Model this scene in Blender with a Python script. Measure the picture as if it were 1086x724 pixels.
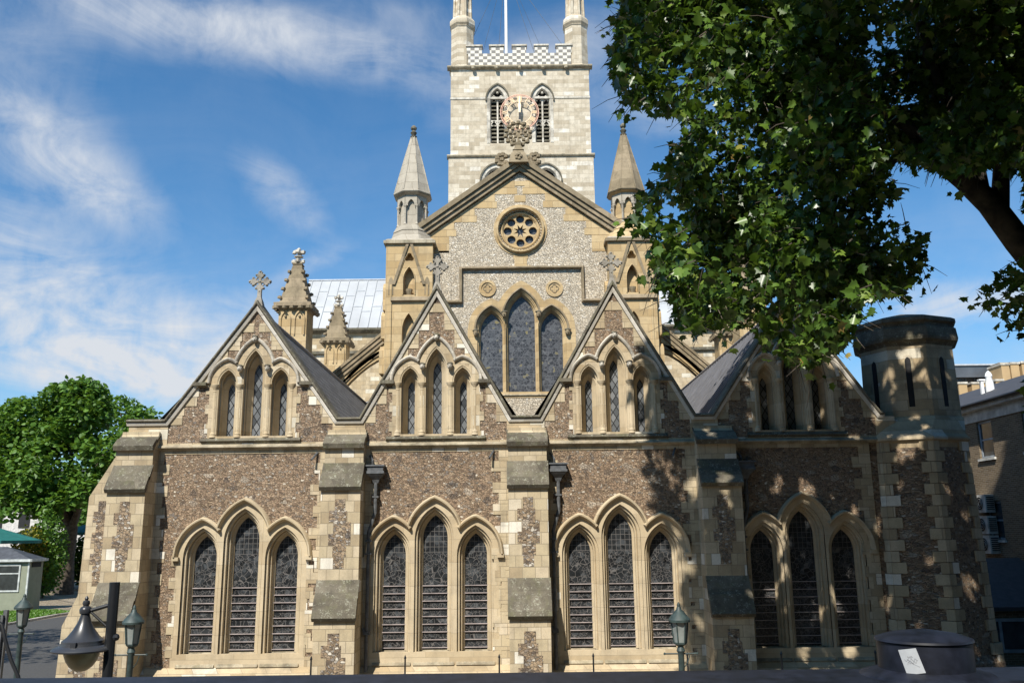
import bpy, bmesh, math, random
import numpy as np
from mathutils import Vector, Matrix
from mathutils.geometry import tessellate_polygon
random.seed(7); rng = np.random.default_rng(7)
R = math.radians
for o in list(bpy.data.objects): bpy.data.objects.remove(o)
SC = bpy.context.scene
COL = SC.collection

# ---------------------------------------------------------------- camera
F_PX, TH, ROLL, EYE = 930.0, R(12.3), math.atan(0.0113), 4.5
fw = np.array([0, math.cos(TH), math.sin(TH)]); up0 = np.array([0, -math.sin(TH), math.cos(TH)]); rt0 = np.array([1., 0, 0])
up = up0*math.cos(ROLL)+rt0*math.sin(ROLL); rt = rt0*math.cos(ROLL)-up0*math.sin(ROLL)
def at(x, y, Y):
    d = fw*F_PX+rt*(x-543)-up*(y-362); t = Y/d[1]
    return (d[0]*t, EYE+d[2]*t)
def proj(X, Y, Z):
    v = np.array([X, Y, Z-EYE]); k = v@fw
    return 543+F_PX*(v@rt)/k, 362-F_PX*(v@up)/k
def ground(x, y):
    d = fw*F_PX+rt*(x-543)-up*(y-362); t = -EYE/d[2]
    return d[0]*t, d[1]*t
cam = bpy.data.cameras.new('camera'); camo = bpy.data.objects.new('camera', cam); COL.objects.link(camo)
cam.sensor_width = 36; cam.lens = F_PX/1086*36; cam.clip_end = 3000; cam.clip_start = .05
M = Matrix(((rt[0], up[0], -fw[0]), (rt[1], up[1], -fw[1]), (rt[2], up[2], -fw[2])))
camo.matrix_world = Matrix.Translation((0, 0, EYE)) @ M.to_4x4()
SC.camera = camo
SC.view_settings.view_transform = 'Standard'; SC.view_settings.look = 'None'
SC.view_settings.gamma = 1; SC.view_settings.exposure = 0.45; SC.view_settings.use_curve_mapping = False

# ---------------------------------------------------------------- sun and sky
SUN_AZ, SUN_EL = R(22), R(47)      # azimuth measured from behind the viewer towards the left
tosun = Vector((-math.sin(SUN_AZ)*math.cos(SUN_EL), -math.cos(SUN_AZ)*math.cos(SUN_EL), math.sin(SUN_EL)))
sl = bpy.data.lights.new('sun', 'SUN'); sl.energy = 5.0; sl.angle = R(.53); sl.color = (1, .94, .84)
so = bpy.data.objects.new('sun', sl); COL.objects.link(so)
so.rotation_euler = tosun.to_track_quat('Z', 'Y').to_euler(); so.location = (0, 0, 60)

class NT:
    def __init__(s, nt): s.nt = nt; s.L = nt.links
    def n(s, t, **k):
        o = s.nt.nodes.new(t)
        for a, b in k.items(): setattr(o, a, b)
        return o
    def _in(s, node, i, v):
        if v is None: return
        if hasattr(v, 'links') or isinstance(v, bpy.types.NodeSocket): s.L.new(v, node.inputs[i])
        else: node.inputs[i].default_value = v
    def m(s, op, a, b=None, c=None, clamp=False):
        o = s.n('ShaderNodeMath', operation=op); o.use_clamp = clamp
        s._in(o, 0, a); s._in(o, 1, b); s._in(o, 2, c); return o.outputs[0]
    def v(s, op, a, b=None):
        o = s.n('ShaderNodeVectorMath', operation=op); s._in(o, 0, a); s._in(o, 1, b); return o.outputs[0]
    def mix(s, f, a, b, mode='MIX'):
        o = s.n('ShaderNodeMix', data_type='RGBA', blend_type=mode); o.clamp_factor = True
        s._in(o, 0, f)
        for i, v in ((6, a), (7, b)):
            if isinstance(v, tuple): v = (*v[:3], 1)
            s._in(o, i, v)
        return o.outputs[2]
    def comb(s, x, y, z=0.0):
        o = s.n('ShaderNodeCombineXYZ'); s._in(o, 0, x); s._in(o, 1, y); s._in(o, 2, z); return o.outputs[0]
    def sep(s, v):
        o = s.n('ShaderNodeSeparateXYZ'); s._in(o, 0, v); return o.outputs
    def noise(s, vec, scale, detail=4, rough=.55, dist=0.0):
        o = s.n('ShaderNodeTexNoise'); s._in(o, 'Vector', vec); o.inputs['Scale'].default_value = scale
        o.inputs['Detail'].default_value = detail; o.inputs['Roughness'].default_value = rough; o.inputs['Distortion'].default_value = dist
        return o.outputs[0]
    def ramp(s, f, stops, interp='LINEAR'):
        o = s.n('ShaderNodeValToRGB'); o.color_ramp.interpolation = interp; s._in(o, 0, f)
        e = o.color_ramp.elements
        while len(e) < len(stops): e.new(.5)
        for k, (p, c) in enumerate(stops):
            e[k].position = p; e[k].color = (*c, 1) if len(c) == 3 else c
        return o.outputs[0]
    def rng(s, f, a, b, c=0.0, d=1.0):
        o = s.n('ShaderNodeMapRange'); s._in(o, 0, f)
        for i, v in ((1, a), (2, b), (3, c), (4, d)): o.inputs[i].default_value = v
        return o.outputs[0]

W = bpy.data.worlds.new('World'); SC.world = W; W.use_nodes = True
wn = NT(W.node_tree); W.node_tree.nodes.clear()
sky = wn.n('ShaderNodeTexSky', sky_type='NISHITA'); sky.sun_disc = False
sky.sun_elevation = SUN_EL; sky.sun_rotation = math.pi+SUN_AZ; sky.altitude = 20; sky.air_density = 1.0; sky.dust_density = .5; sky.ozone_density = 2.2
g = wn.n('ShaderNodeTexCoord').outputs['Generated']
x_, y_, z_ = wn.sep(g)[0:3]
az = wn.m('ARCTAN2', x_, y_); el = wn.m('ARCSINE', z_)
def azel(px, py):
    d = fw*F_PX+rt*(px-543)-up*(py-362); d = d/np.linalg.norm(d)
    return math.atan2(d[0], d[1]), math.asin(d[2])
blobs = [ # px, py, half length px, half width px, tilt deg (down to the right positive), amount
 (300, 42, 250, 30, 3, .75), (170, 20, 150, 30, -8, .35), (20, 140, 80, 110, 0, .45), (95, 190, 85, 32, 27, .75), (302, 210, 60, 26, 38, .6),
 (60, 300, 190, 42, 12, .8), (60, 370, 240, 46, 5, .9), (250, 350, 120, 40, -12, .4), (330, 280, 60, 12, -25, .4), (570, 70, 130, 36, -20, .42), (700, 120, 120, 30, 20, .4), (1010, 318, 110, 22, 3, .85), (440, 15, 70, 20, 0, .3), (200, 410, 200, 28, 4, .55), (985, 350, 120, 30, 0, .3)]
tot = None
for (px, py, a, b, t, amt) in blobs:
    A, E_ = azel(px, py); t = R(-t); sa, sb = a/950, b/950
    du = wn.m('SUBTRACT', az, A); dv = wn.m('SUBTRACT', el, E_)
    p = wn.m('ADD', wn.m('MULTIPLY', du, math.cos(t)/sa), wn.m('MULTIPLY', dv, math.sin(t)/sa))
    q = wn.m('ADD', wn.m('MULTIPLY', du, -math.sin(t)/sb), wn.m('MULTIPLY', dv, math.cos(t)/sb))
    r2 = wn.m('ADD', wn.m('MULTIPLY', p, p), wn.m('MULTIPLY', q, q))
    gs = wn.m('MULTIPLY', wn.m('EXPONENT', wn.m('MULTIPLY', r2, -1.0)), amt)
    tot = gs if tot is None else wn.m('ADD', tot, gs)
cv = wn.comb(wn.m('MULTIPLY', az, 2.2), wn.m('MULTIPLY', el, 5.0), 0)
n1 = wn.noise(cv, 3.0, 9, .62, .7); n2 = wn.noise(wn.v('MULTIPLY', cv, (3.0, .8, 1)), 5.0, 6, .6, .3)
nz = wn.m('ADD', wn.m('MULTIPLY', n1, .75), wn.m('MULTIPLY', n2, .25))
nn = wn.rng(nz, .36, .66)
dens = wn.m('MULTIPLY', tot, wn.m('ADD', wn.m('MULTIPLY', nn, 1.0), .24), clamp=True)
veil = wn.m('MULTIPLY', wn.m('ADD', wn.rng(el, .75, .05, 0, .22), wn.rng(el, .34, .0, 0, .45)), wn.rng(nz, .3, .65, .35, 1))
dens = wn.m('MAXIMUM', dens, veil)
tint = wn.mix(1.0, sky.outputs[0], (.46, 1.15, 1.52), 'MULTIPLY')
skc = wn.mix(dens, tint, (7.2, 7.6, 8.2))
bg = wn.n('ShaderNodeBackground'); bg.inputs[1].default_value = .072; wn.L.new(skc, bg.inputs[0])
wo = wn.n('ShaderNodeOutputWorld'); wn.L.new(bg.outputs[0], wo.inputs[0])

# ---------------------------------------------------------------- materials
def mat(name):
    m = bpy.data.materials.new(name); m.use_nodes = True; t = NT(m.node_tree)
    b = m.node_tree.nodes['Principled BSDF']; return m, t, b
def pos(t): return t.n('ShaderNodeNewGeometry').outputs['Position']
def bump(t, b, h, strength=.4, dist=.02):
    o = t.n('ShaderNodeBump'); o.inputs['Strength'].default_value = strength; o.inputs['Distance'].default_value = dist
    t.L.new(h, o.inputs['Height']); t.L.new(o.outputs[0], b.inputs['Normal'])
def simple(name, c, rough=.6, metal=0, var=.25, vs=3.0, spec=.5):
    m, t, b = mat(name); p = pos(t); n = t.noise(p, vs, 6)
    t.L.new(t.mix(t.rng(n, .35, .65), tuple(k*(1-var) for k in c), tuple(min(1, k*(1+var)) for k in c)), b.inputs['Base Color'])
    b.inputs['Roughness'].default_value = rough; b.inputs['Metallic'].default_value = metal; b.inputs['Specular IOR Level'].default_value = spec
    return m
def stone(name, c1, c2, c3, bw=.62, bh=.29, mortar=(.22, .18, .13), msize=.006, stain=(.13, .11, .085), stain_amt=.55, pale=None, pale_amt=0, fine=.2, z_off=0.0, lichen=0):
    """coursed ashlar in world coordinates, each block its own shade"""
    m, t, b = mat(name); p = pos(t); x, y, z = t.sep(p)[0:3]
    u = t.m('ADD', x, t.m('MULTIPLY', y, .8)); vec = t.comb(u, t.m('ADD', z, z_off), 0)
    br = t.n('ShaderNodeTexBrick'); t.L.new(vec, br.inputs['Vector']); br.offset = .5
    br.inputs['Scale'].default_value = 1; br.inputs['Brick Width'].default_value = bw; br.inputs['Row Height'].default_value = bh
    br.inputs['Mortar Size'].default_value = msize; br.inputs['Mortar Smooth'].default_value = .3
    br.inputs['Color1'].default_value = (0, 0, 0, 1); br.inputs['Color2'].default_value = (1, 1, 1, 1); br.inputs['Mortar'].default_value = (.5, .5, .5, 1)
    col = t.ramp(br.outputs['Color'], [(0, c1), (.45, c2), (.89, c3), (.93, pale if pale and pale_amt else c3)])
    n = t.noise(p, 2.3, 8, .65)
    col = t.mix(t.m('MULTIPLY', t.rng(n, .45, .75), stain_amt), col, stain)
    st = t.noise(t.v('MULTIPLY', p, (3.2, 3.2, .35)), 1.0, 6, .6)
    col = t.mix(t.m('MULTIPLY', t.rng(st, .5, .78), stain_amt*.8), col, stain)
    f = t.noise(p, 38, 5, .7)
    col = t.mix(fine, col, t.ramp(f, [(.3, (.25, .25, .25)), (.7, (1, 1, 1))]), 'MULTIPLY')
    if lichen:
        l1 = t.noise(p, 7, 5, .7); l2 = t.noise(p, 26, 3, .6)
        col = t.mix(t.m('MULTIPLY', t.m('MULTIPLY', t.rng(l1, .5, .62), t.rng(l2, .48, .6)), lichen), col, (.42, .42, .33))
        col = t.mix(t.m('MULTIPLY', t.rng(t.noise(p, 4.1, 4), .5, .7), lichen*.6), col, (.13, .13, .06))
    col = t.mix(t.m('MULTIPLY', br.outputs['Fac'], .75), col, mortar)
    t.L.new(col, b.inputs['Base Color']); b.inputs['Roughness'].default_value = .88; b.inputs['Specular IOR Level'].default_value = .25
    h = t.m('ADD', t.m('MULTIPLY', br.outputs['Fac'], -.8), t.m('MULTIPLY', f, .35)); bump(t, b, h, .5, .02)
    return m
def flint(name, stops, scale=11, mortar=(.33, .27, .19), mwid=.09, squash=1.5, stain=.3, patch=.65):
    m, t, b = mat(name); p = pos(t); x, y, z = t.sep(p)[0:3]
    wob = t.n('ShaderNodeTexNoise'); t.L.new(p, wob.inputs['Vector']); wob.inputs['Scale'].default_value = 9
    vec = t.comb(t.m('ADD', x, t.m('MULTIPLY', y, .8)), t.m('MULTIPLY', z, squash), 0)
    vec = t.v('ADD', vec, t.v('MULTIPLY', wob.outputs['Color'], (.05, .05, 0)))
    v1 = t.n('ShaderNodeTexVoronoi', feature='F1'); v1.inputs['Scale'].default_value = scale; t.L.new(vec, v1.inputs['Vector'])
    v2 = t.n('ShaderNodeTexVoronoi', feature='DISTANCE_TO_EDGE'); v2.inputs['Scale'].default_value = scale; t.L.new(vec, v2.inputs['Vector'])
    r = t.sep(v1.outputs['Color'])[0]; col = t.ramp(r, stops)
    f = t.noise(p, 60, 4, .7); col = t.mix(.35, col, t.ramp(f, [(.3, (.35, .35, .35)), (.7, (1.2, 1.2, 1.2))]), 'MULTIPLY')
    e = t.rng(v2.outputs['Distance'], mwid*.3, mwid, 1, 0)
    col = t.mix(t.m('MULTIPLY', e, .8), col, mortar)
    n = t.noise(p, .9, 6, .6); col = t.mix(t.m('MULTIPLY', t.rng(n, .42, .7), stain), col, (.1, .08, .06))
    st = t.noise(t.v('MULTIPLY', p, (4, 4, .45)), 1.0, 6, .65); col = t.mix(t.m('MULTIPLY', t.rng(st, .5, .75), stain*1.4), col, (.09, .075, .06))
    vb = t.n('ShaderNodeTexVoronoi', feature='F1'); vb.inputs['Scale'].default_value = scale*.36; t.L.new(vec, vb.inputs['Vector']); rb = t.sep(vb.outputs['Color'])
    col = t.mix(t.m('MULTIPLY', t.m('GREATER_THAN', rb[1], .90), patch), col, t.ramp(rb[2], [(0, (.05, .045, .045)), (.5, (.16, .12, .09)), (1, (.55, .48, .38))]))
    t.L.new(col, b.inputs['Base Color']); b.inputs['Roughness'].default_value = .7; b.inputs['Specular IOR Level'].default_value = .35
    bump(t, b, t.m('ADD', t.m('MULTIPLY', e, -1), t.m('MULTIPLY', r, .8)), 1.0, .045)
    return m
m_ash = stone('ashlar', (.44, .335, .20), (.54, .43, .275), (.62, .51, .35), .66, .30, pale=(.70, .64, .51), pale_amt=1, stain_amt=.5, fine=.3)
m_quoin = stone('quoin_stone', (.42, .33, .21), (.53, .44, .29), (.60, .50, .35), .35, .30, msize=.008, pale=(.80, .75, .64), pale_amt=1, stain_amt=.42, fine=.3)
m_dress = stone('dressed_stone', (.47, .37, .235), (.54, .44, .29), (.58, .48, .33), 1.3, .62, msize=.003, stain_amt=.33, fine=.15)
m_flint = flint('brown_flint', [(0, (.11, .075, .052)), (.2, (.23, .155, .10)), (.55, (.34, .235, .155)), (.8, (.43, .315, .21)), (.94, (.18, .16, .145)), (1, (.70, .62, .50))], 14, mortar=(.42, .315, .205), stain=.13)
m_coarse = flint('coarse_flint', [(0, (.10, .075, .06)), (.3, (.27, .19, .12)), (.6, (.42, .31, .20)), (.85, (.19, .165, .15)), (1, (.7, .64, .54))], 12, mortar=(.40, .32, .22), mwid=.08, stain=.1)
m_weath = stone('weathering_stone', (.13, .115, .085), (.17, .15, .11), (.21, .185, .14), .9, .5, msize=.003, stain=(.06, .05, .04), stain_amt=.8, mortar=(.1, .09, .07), lichen=.6, fine=.45)
m_cope = stone('coping_stone', (.50, .45, .37), (.62, .57, .48), (.70, .65, .56), .9, .6, msize=.004, stain=(.10, .09, .075), stain_amt=.75)
m_rim = stone('coping_rim', (.58, .54, .46), (.66, .61, .53), (.72, .68, .60), .9, .6, msize=.004, stain_amt=.25)
m_string = stone('string_stone', (.36, .30, .21), (.44, .37, .26), (.5, .43, .31), .9, .6, msize=.004, stain=(.08, .07, .05), stain_amt=.85, lichen=.45, fine=.35)
m_rubble = flint('pale_rubble', [(0, (.46, .39, .29)), (.3, (.63, .54, .41)), (.6, (.73, .64, .50)), (.88, (.50, .44, .35)), (1, (.84, .78, .67))], 8.5, mortar=(.64, .54, .40), mwid=.10, squash=1.7, stain=.12, patch=.12)
m_yel = stone('yellow_ashlar', (.44, .31, .155), (.52, .38, .20), (.58, .44, .25), .75, .36, stain_amt=.35, msize=.009, mortar=(.28, .2, .12))
m_brown = stone('brown_weathered_stone', (.24, .19, .12), (.30, .24, .155), (.36, .285, .19), 1.4, .5, msize=.004, stain=(.07, .055, .035), stain_amt=.6, mortar=(.1, .08, .05))
m_tower = stone('tower_stone', (.45, .375, .27), (.58, .50, .38), (.65, .575, .455), .9, .38, msize=.012, pale=(.76, .70, .60), pale_amt=1, stain=(.24, .2, .14), stain_amt=.55, mortar=(.4, .35, .27))
m_spire = stone('spire_stone', (.36, .32, .255), (.43, .385, .31), (.47, .42, .34), .8, .55, msize=.01, stain_amt=.35)
m_slate = stone('slate', (.13, .125, .123), (.165, .16, .157), (.205, .195, .19), .42, .24, msize=.022, mortar=(.035, .035, .038), stain=(.17, .16, .13), stain_amt=.5, fine=.3)
m_lead = simple('lead', (.42, .44, .47), .55, 0, .15, 2)
m_darklead = simple('dark_lead', (.12, .12, .13), .5, 0, .2, 2)
m_zinc = simple('zinc', (.375, .385, .395), .6, 0, .12, .4)
m_blackiron = simple('black_iron', (.012, .013, .015), .4)
m_pipe = simple('pipe_paint', (.10, .105, .11), .5, 0, .3, 8)
m_verdi = simple('green_iron', (.035, .055, .053), .55, 0, .35, 9)
m_dark = simple('dark_interior', (.01, .01, .011), .8)
m_rail = simple('parapet_paint', (.010, .012, .020), .5, 0, .5, 18, .3)
m_gold = simple('gold_leaf', (.95, .74, .50), .4, .1, .05, 3)
m_white = simple('white_paint', (.8, .8, .78), .5, 0, .05)

def glass_mat(name, kind, base=(.03, .033, .036), line=(.165, .155, .148), rough=.25):
    m, t, b = mat(name); p = pos(t); x, y, z = t.sep(p)[0:3]
    def grid(v, n, wid):
        f = t.m('FRACT', t.m('MULTIPLY', v, n)); a = t.m('ABSOLUTE', t.m('SUBTRACT', f, .5)); return t.m('GREATER_THAN', a, .5-wid)
    vec = t.comb(x, z, 0)
    if kind == 'leaded':
        wob = t.n('ShaderNodeTexNoise'); t.L.new(p, wob.inputs['Vector']); wob.inputs['Scale'].default_value = 4
        vv = t.v('ADD', vec, t.v('MULTIPLY', wob.outputs['Color'], (.12, .12, 0)))
        e = []
        for sc, w_ in ((6.5, .035), (12.0, .04)):
            vo = t.n('ShaderNodeTexVoronoi', feature='DISTANCE_TO_EDGE'); vo.inputs['Scale'].default_value = sc; t.L.new(vv, vo.inputs['Vector']); e.append(t.m('LESS_THAN', vo.outputs['Distance'], w_))
        sel = t.m('GREATER_THAN', t.noise(vec, 2.5, 2), .5)
        vor = t.m('ADD', t.m('MULTIPLY', e[0], t.m('SUBTRACT', 1.0, sel)), t.m('MULTIPLY', e[1], sel))
        gr = t.m('MAXIMUM', grid(x, 8.0, .05), grid(z, 7.0, .045))
        top = t.m('GREATER_THAN', z, 3.98); ln = t.m('ADD', t.m('MULTIPLY', top, gr), t.m('MULTIPLY', t.m('SUBTRACT', 1.0, top), vor))
        v1 = t.n('ShaderNodeTexVoronoi'); v1.inputs['Scale'].default_value = 8; t.L.new(vv, v1.inputs['Vector'])
        gc = t.ramp(t.sep(v1.outputs['Color'])[0], [(0, tuple(k*.4 for k in base)), (.7, base), (1, tuple(k*2.2 for k in base))])
        col = t.mix(t.m('MULTIPLY', ln, .75), gc, line)
    elif kind == 'diamond':
        k = 3.1; a = t.m('ADD', t.m('MULTIPLY', x, 1.6), z); c = t.m('SUBTRACT', t.m('MULTIPLY', x, 1.6), z)
        ln = t.m('MAXIMUM', grid(a, k, .07), grid(c, k, .07))
        fa = t.m('FLOOR', t.m('MULTIPLY', a, k)); fc = t.m('FLOOR', t.m('MULTIPLY', c, k))
        wn_ = t.n('ShaderNodeTexWhiteNoise', noise_dimensions='2D'); t.L.new(t.comb(fa, fc), wn_.inputs[0])
        gc = t.ramp(wn_.outputs[0], [(0, (.05, .055, .06)), (.25, (.11, .12, .13)), (1, (.2, .21, .22))])
        col = t.mix(ln, gc, (.02, .02, .02))
    else:
        v1 = t.n('ShaderNodeTexVoronoi'); v1.inputs['Scale'].default_value = 7; t.L.new(vec, v1.inputs['Vector'])
        gc = t.ramp(t.sep(v1.outputs['Color'])[0], [(0, (.035, .037, .043)), (.6, (.06, .063, .07)), (.93, (.10, .105, .115)), (1, (.2, .17, .08))])
        vo = t.n('ShaderNodeTexVoronoi', feature='DISTANCE_TO_EDGE'); vo.inputs['Scale'].default_value = 7; t.L.new(vec, vo.inputs['Vector'])
        ln = t.m('MAXIMUM', t.m('LESS_THAN', vo.outputs['Distance'], .05), grid(z, 2.2, .03))
        col = t.mix(t.m('MULTIPLY', ln, .6), gc, (.15, .155, .165))
    t.L.new(col, b.inputs['Base Color']); b.inputs['Roughness'].default_value = rough; b.inputs['Specular IOR Level'].default_value = .4
    bump(t, b, t.noise(p, 6, 3), .25, .02)
    return m
m_gl_lead = glass_mat('leaded_glass', 'leaded'); m_gl_dia = glass_mat('diamond_glass', 'diamond'); m_gl_ch = glass_mat('stained_glass', 'choir')

# ---------------------------------------------------------------- mesh builder
class MB:
    def __init__(s): s.v = []; s.f = []; s.m = []; s.mats = []
    def mi(s, m):
        if m not in s.mats: s.mats.append(m)
        return s.mats.index(m)
    def add(s, vs, fs, m):
        o = len(s.v); s.v += [tuple(float(c) for c in p) for p in vs]; k = s.mi(m)
        for f in fs: s.f.append(tuple(i+o for i in f)); s.m.append(k)
    def box(s, x0, x1, y0, y1, z0, z1, m):
        s.add([(x0, y0, z0), (x1, y0, z0), (x1, y1, z0), (x0, y1, z0), (x0, y0, z1), (x1, y0, z1), (x1, y1, z1), (x0, y1, z1)],
              [(0, 3, 2, 1), (4, 5, 6, 7), (0, 1, 5, 4), (1, 2, 6, 5), (2, 3, 7, 6), (3, 0, 4, 7)], m)
    def prism_y(s, pts, y0, y1, m):       # polygon in XZ, pushed along Y
        n = len(pts); s.add([(x, y0, z) for x, z in pts]+[(x, y1, z) for x, z in pts],
            [tuple(range(n)), tuple(range(2*n-1, n-1, -1))]+[(i, (i+1) % n, n+(i+1) % n, n+i) for i in range(n)], m)
    def prism_x(s, pts, x0, x1, m):       # polygon in YZ, pushed along X
        n = len(pts); s.add([(x0, y, z) for y, z in pts]+[(x1, y, z) for y, z in pts],
            [tuple(range(n)), tuple(range(2*n-1, n-1, -1))]+[(i, (i+1) % n, n+(i+1) % n, n+i) for i in range(n)], m)
    def plate(s, outer, holes, y0, y1, m, back=True):
        loops = [outer]+holes; fl = [p for l in loops for p in l]; n = len(fl)
        tris = tessellate_polygon([[Vector((x, z, 0)) for x, z in l] for l in loops])
        vs = [(x, y0, z) for x, z in fl]+[(x, y1, z) for x, z in fl]
        fs = [tuple(t) for t in tris]+([tuple(n+i for i in t) for t in tris] if back else [])
        o = 0
        for l in loops:
            k = len(l)
            fs += [(o+i, o+(i+1) % k, n+o+(i+1) % k, n+o+i) for i in range(k)]; o += k
        s.add(vs, fs, m)
    def loft(s, rings, m, closed=False, cap=False):
        k = len(rings[0]); vs = [p for r in rings for p in r]; fs = []
        for j in range(len(rings)-1):
            for i in range(k if closed else k-1):
                fs.append((j*k+i, j*k+(i+1) % k, (j+1)*k+(i+1) % k, (j+1)*k+i))
        if cap: fs += [tuple(range(k)), tuple(range((len(rings)-1)*k, len(rings)*k))]
        s.add(vs, fs, m)
    def tube(s, pts, r, m, n=8, cap=True):
        P = [Vector(p) for p in pts]; rs = r if isinstance(r, (list, tuple)) else [r]*len(P); rings = []
        ref = None
        for i, p in enumerate(P):
            d = (P[min(i+1, len(P)-1)]-P[max(i-1, 0)]).normalized()
            if ref is None: ref = Vector((0, 0, 1)) if abs(d.z) < .9 else Vector((1, 0, 0))
            a = d.cross(ref)
            if a.length < 1e-3: a = d.cross(Vector((0, 1, 0)))
            a.normalize(); b = d.cross(a).normalized()
            rings.append([p+(a*math.cos(2*math.pi*k/n)+b*math.sin(2*math.pi*k/n))*rs[i] for k in range(n)])
        s.loft(rings, m, True, cap)
    def lathe(s, cx, cy, prof, m, n=16, rot=0.0):   # profile (radius, z)
        s.loft([[(cx+r*math.cos(rot+2*math.pi*k/n), cy+r*math.sin(rot+2*math.pi*k/n), z) for k in range(n)] for r, z in prof], m, True, True)
    def ball(s, c, r, m, n=8, sc=(1, 1, 1), jit=0.0):
        rings = []
        for j in range(n//2+1):
            a = math.pi*j/(n//2); rr = max(math.sin(a), .001)
            rings.append([(c[0]+sc[0]*r*rr*math.cos(2*math.pi*k/n)*(1+jit*random.uniform(-1, 1)), c[1]+sc[1]*r*rr*math.sin(2*math.pi*k/n), c[2]+sc[2]*r*math.cos(a)) for k in range(n)])
        s.loft(rings, m, True)
    def sweep(s, path, prof, m, cap=True):    # path in XZ; profile (n outwards = left of travel, y)
        n = len(path); rings = []
        for i in range(n):
            a = path[max(i-1, 0)]; b = path[i]; c = path[min(i+1, n-1)]
            d1 = Vector((b[0]-a[0], b[1]-a[1])); d2 = Vector((c[0]-b[0], c[1]-b[1]))
            if d1.length < 1e-6: d1 = d2
            if d2.length < 1e-6: d2 = d1
            d1.normalize(); d2.normalize(); t = d1+d2
            if t.length < 1e-4: t = d1
            t.normalize(); N = Vector((-t.y, t.x)); k = 1/max(.6, abs(N.dot(Vector((-d1.y, d1.x)))))
            rings.append([(b[0]+N.x*q*k, y, b[1]+N.y*q*k) for q, y in prof])
        s.loft(rings, m, True, cap)
    def build(s, name, parent=None, smooth=False):
        me = bpy.data.meshes.new(name); me.from_pydata(s.v, [], s.f)
        for m in s.mats: me.materials.append(m)
        me.polygons.foreach_set('material_index', s.m)
        bm = bmesh.new(); bm.from_mesh(me); bmesh.ops.recalc_face_normals(bm, faces=bm.faces); bm.to_mesh(me); bm.free()
        if smooth:
            me.polygons.foreach_set('use_smooth', [True]*len(me.polygons))
            me.set_sharp_from_angle(angle=R(40))
        o = bpy.data.objects.new(name, me); COL.objects.link(o)
        if parent is not None:
            o.parent = parent
            o.matrix_parent_inverse = world_of(parent).inverted()
        return o
def world_of(o):
    m = Matrix.LocRotScale(o.location, o.rotation_euler, o.scale)
    return (world_of(o.parent) @ o.matrix_parent_inverse @ m) if o.parent else m
def thing(name, label, cat, loc=(0, 0, 0), group=None):
    o = bpy.data.objects.new(name, None); COL.objects.link(o); o.location = loc; o.empty_display_size = .3
    return tag(o, label, cat, group)
def tag(o, label, cat, group=None):
    o['label'] = label; o['category'] = cat
    if group: o['group'] = group
    return o
def copy_tree(o, parent=None):
    c = o.copy(); COL.objects.link(c); c.parent = parent
    for ch in list(o.children): copy_tree(ch, c)
    return c

# pointed arches -------------------------------------------------
class Arch:
    def __init__(s, c, a, spring, apex, z0): s.c, s.a, s.s, s.z0 = c, a, spring, z0; h = apex-spring; s.r = (a*a+h*h)/(2*a)
    def top(s, x, d=0.0):
        q = abs(x-s.c)+s.r-s.a; rr = s.r+d
        if abs(x-s.c) > s.a+d: return None
        return s.s+math.sqrt(max(rr*rr-q*q, 0))
    def pts(s, d=0.0, n=9, z0=None):
        z0 = s.z0 if z0 is None else z0; rr = s.r+d; k = s.r-s.a; ap = math.acos(max(-1, min(1, k/rr)))
        L = [(s.c-s.a-d, z0)]
        for i in range(n): t = ap*i/(n-1); L.append((s.c+k-rr*math.cos(t), s.s+rr*math.sin(t)))
        for i in range(n-2, -1, -1): t = ap*i/(n-1); L.append((s.c-k+rr*math.cos(t), s.s+rr*math.sin(t)))
        L.append((s.c+s.a+d, z0)); return L
def union_top(arches, d, n=110, floor=None):
    x0 = min(a.c-a.a for a in arches)-d; x1 = max(a.c+a.a for a in arches)+d; P = []
    for i in range(n+1):
        t = i/n; x = x0+(x1-x0)*t
        x = min(max(x, x0+1e-5), x1-1e-5)
        z = [a.top(x, d) for a in arches]; z = [q for q in z if q is not None]
        P.append((x, max(z) if z else (floor if floor is not None else min(a.s for a in arches))))
    return P

CY = 25.0
# ================================================================= GROUND
def structure(mb, name):
    o = mb.build(name); o['kind'] = 'structure'; return o
m_asph = simple('asphalt', (.06, .058, .055), .85, 0, .3, 14)
m_gravel = flint('gravel', [(0, (.25, .2, .14)), (.5, (.45, .37, .26)), (1, (.6, .52, .4))], 22, mortar=(.3, .24, .17), squash=1, stain=.1)
m_paving = stone('paving', (.075, .072, .066), (.09, .086, .08), (.11, .104, .095), .6, .45, msize=.01, stain_amt=.4)
m_grassbase = simple('lawn_soil', (.06, .12, .02), .9, 0, .3, 6)
mb = MB(); mb.add([(-900, -200, 0), (900, -200, 0), (900, 1500, 0), (-900, 1500, 0)], [(0, 1, 2, 3)], m_paving); structure(mb, 'ground')
def gsheet(pix, z, m, name):
    mb = MB(); pts = [(*ground(x, y), z) for x, y in pix]; n = len(pts); mb.add(pts, [tuple(range(n))], m); return structure(mb, name), pts
gsheet([(-300, 690), (-100, 676), (18, 661), (76, 652), (170, 640), (200, 655), (170, 800), (-300, 800)], .008, m_asph, 'path')
gsheet([(-200, 662), (60, 646), (140, 645), (190, 628), (150, 622), (30, 625), (-200, 640)], .008, m_gravel, 'gravel')
lawn, lp = gsheet([(-200, 688), (-100, 672), (0, 661), (20, 658), (60, 650.5), (76, 648.5), (60, 646.5), (0, 647), (-200, 664)], .02, m_grassbase, 'lawn')
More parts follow.
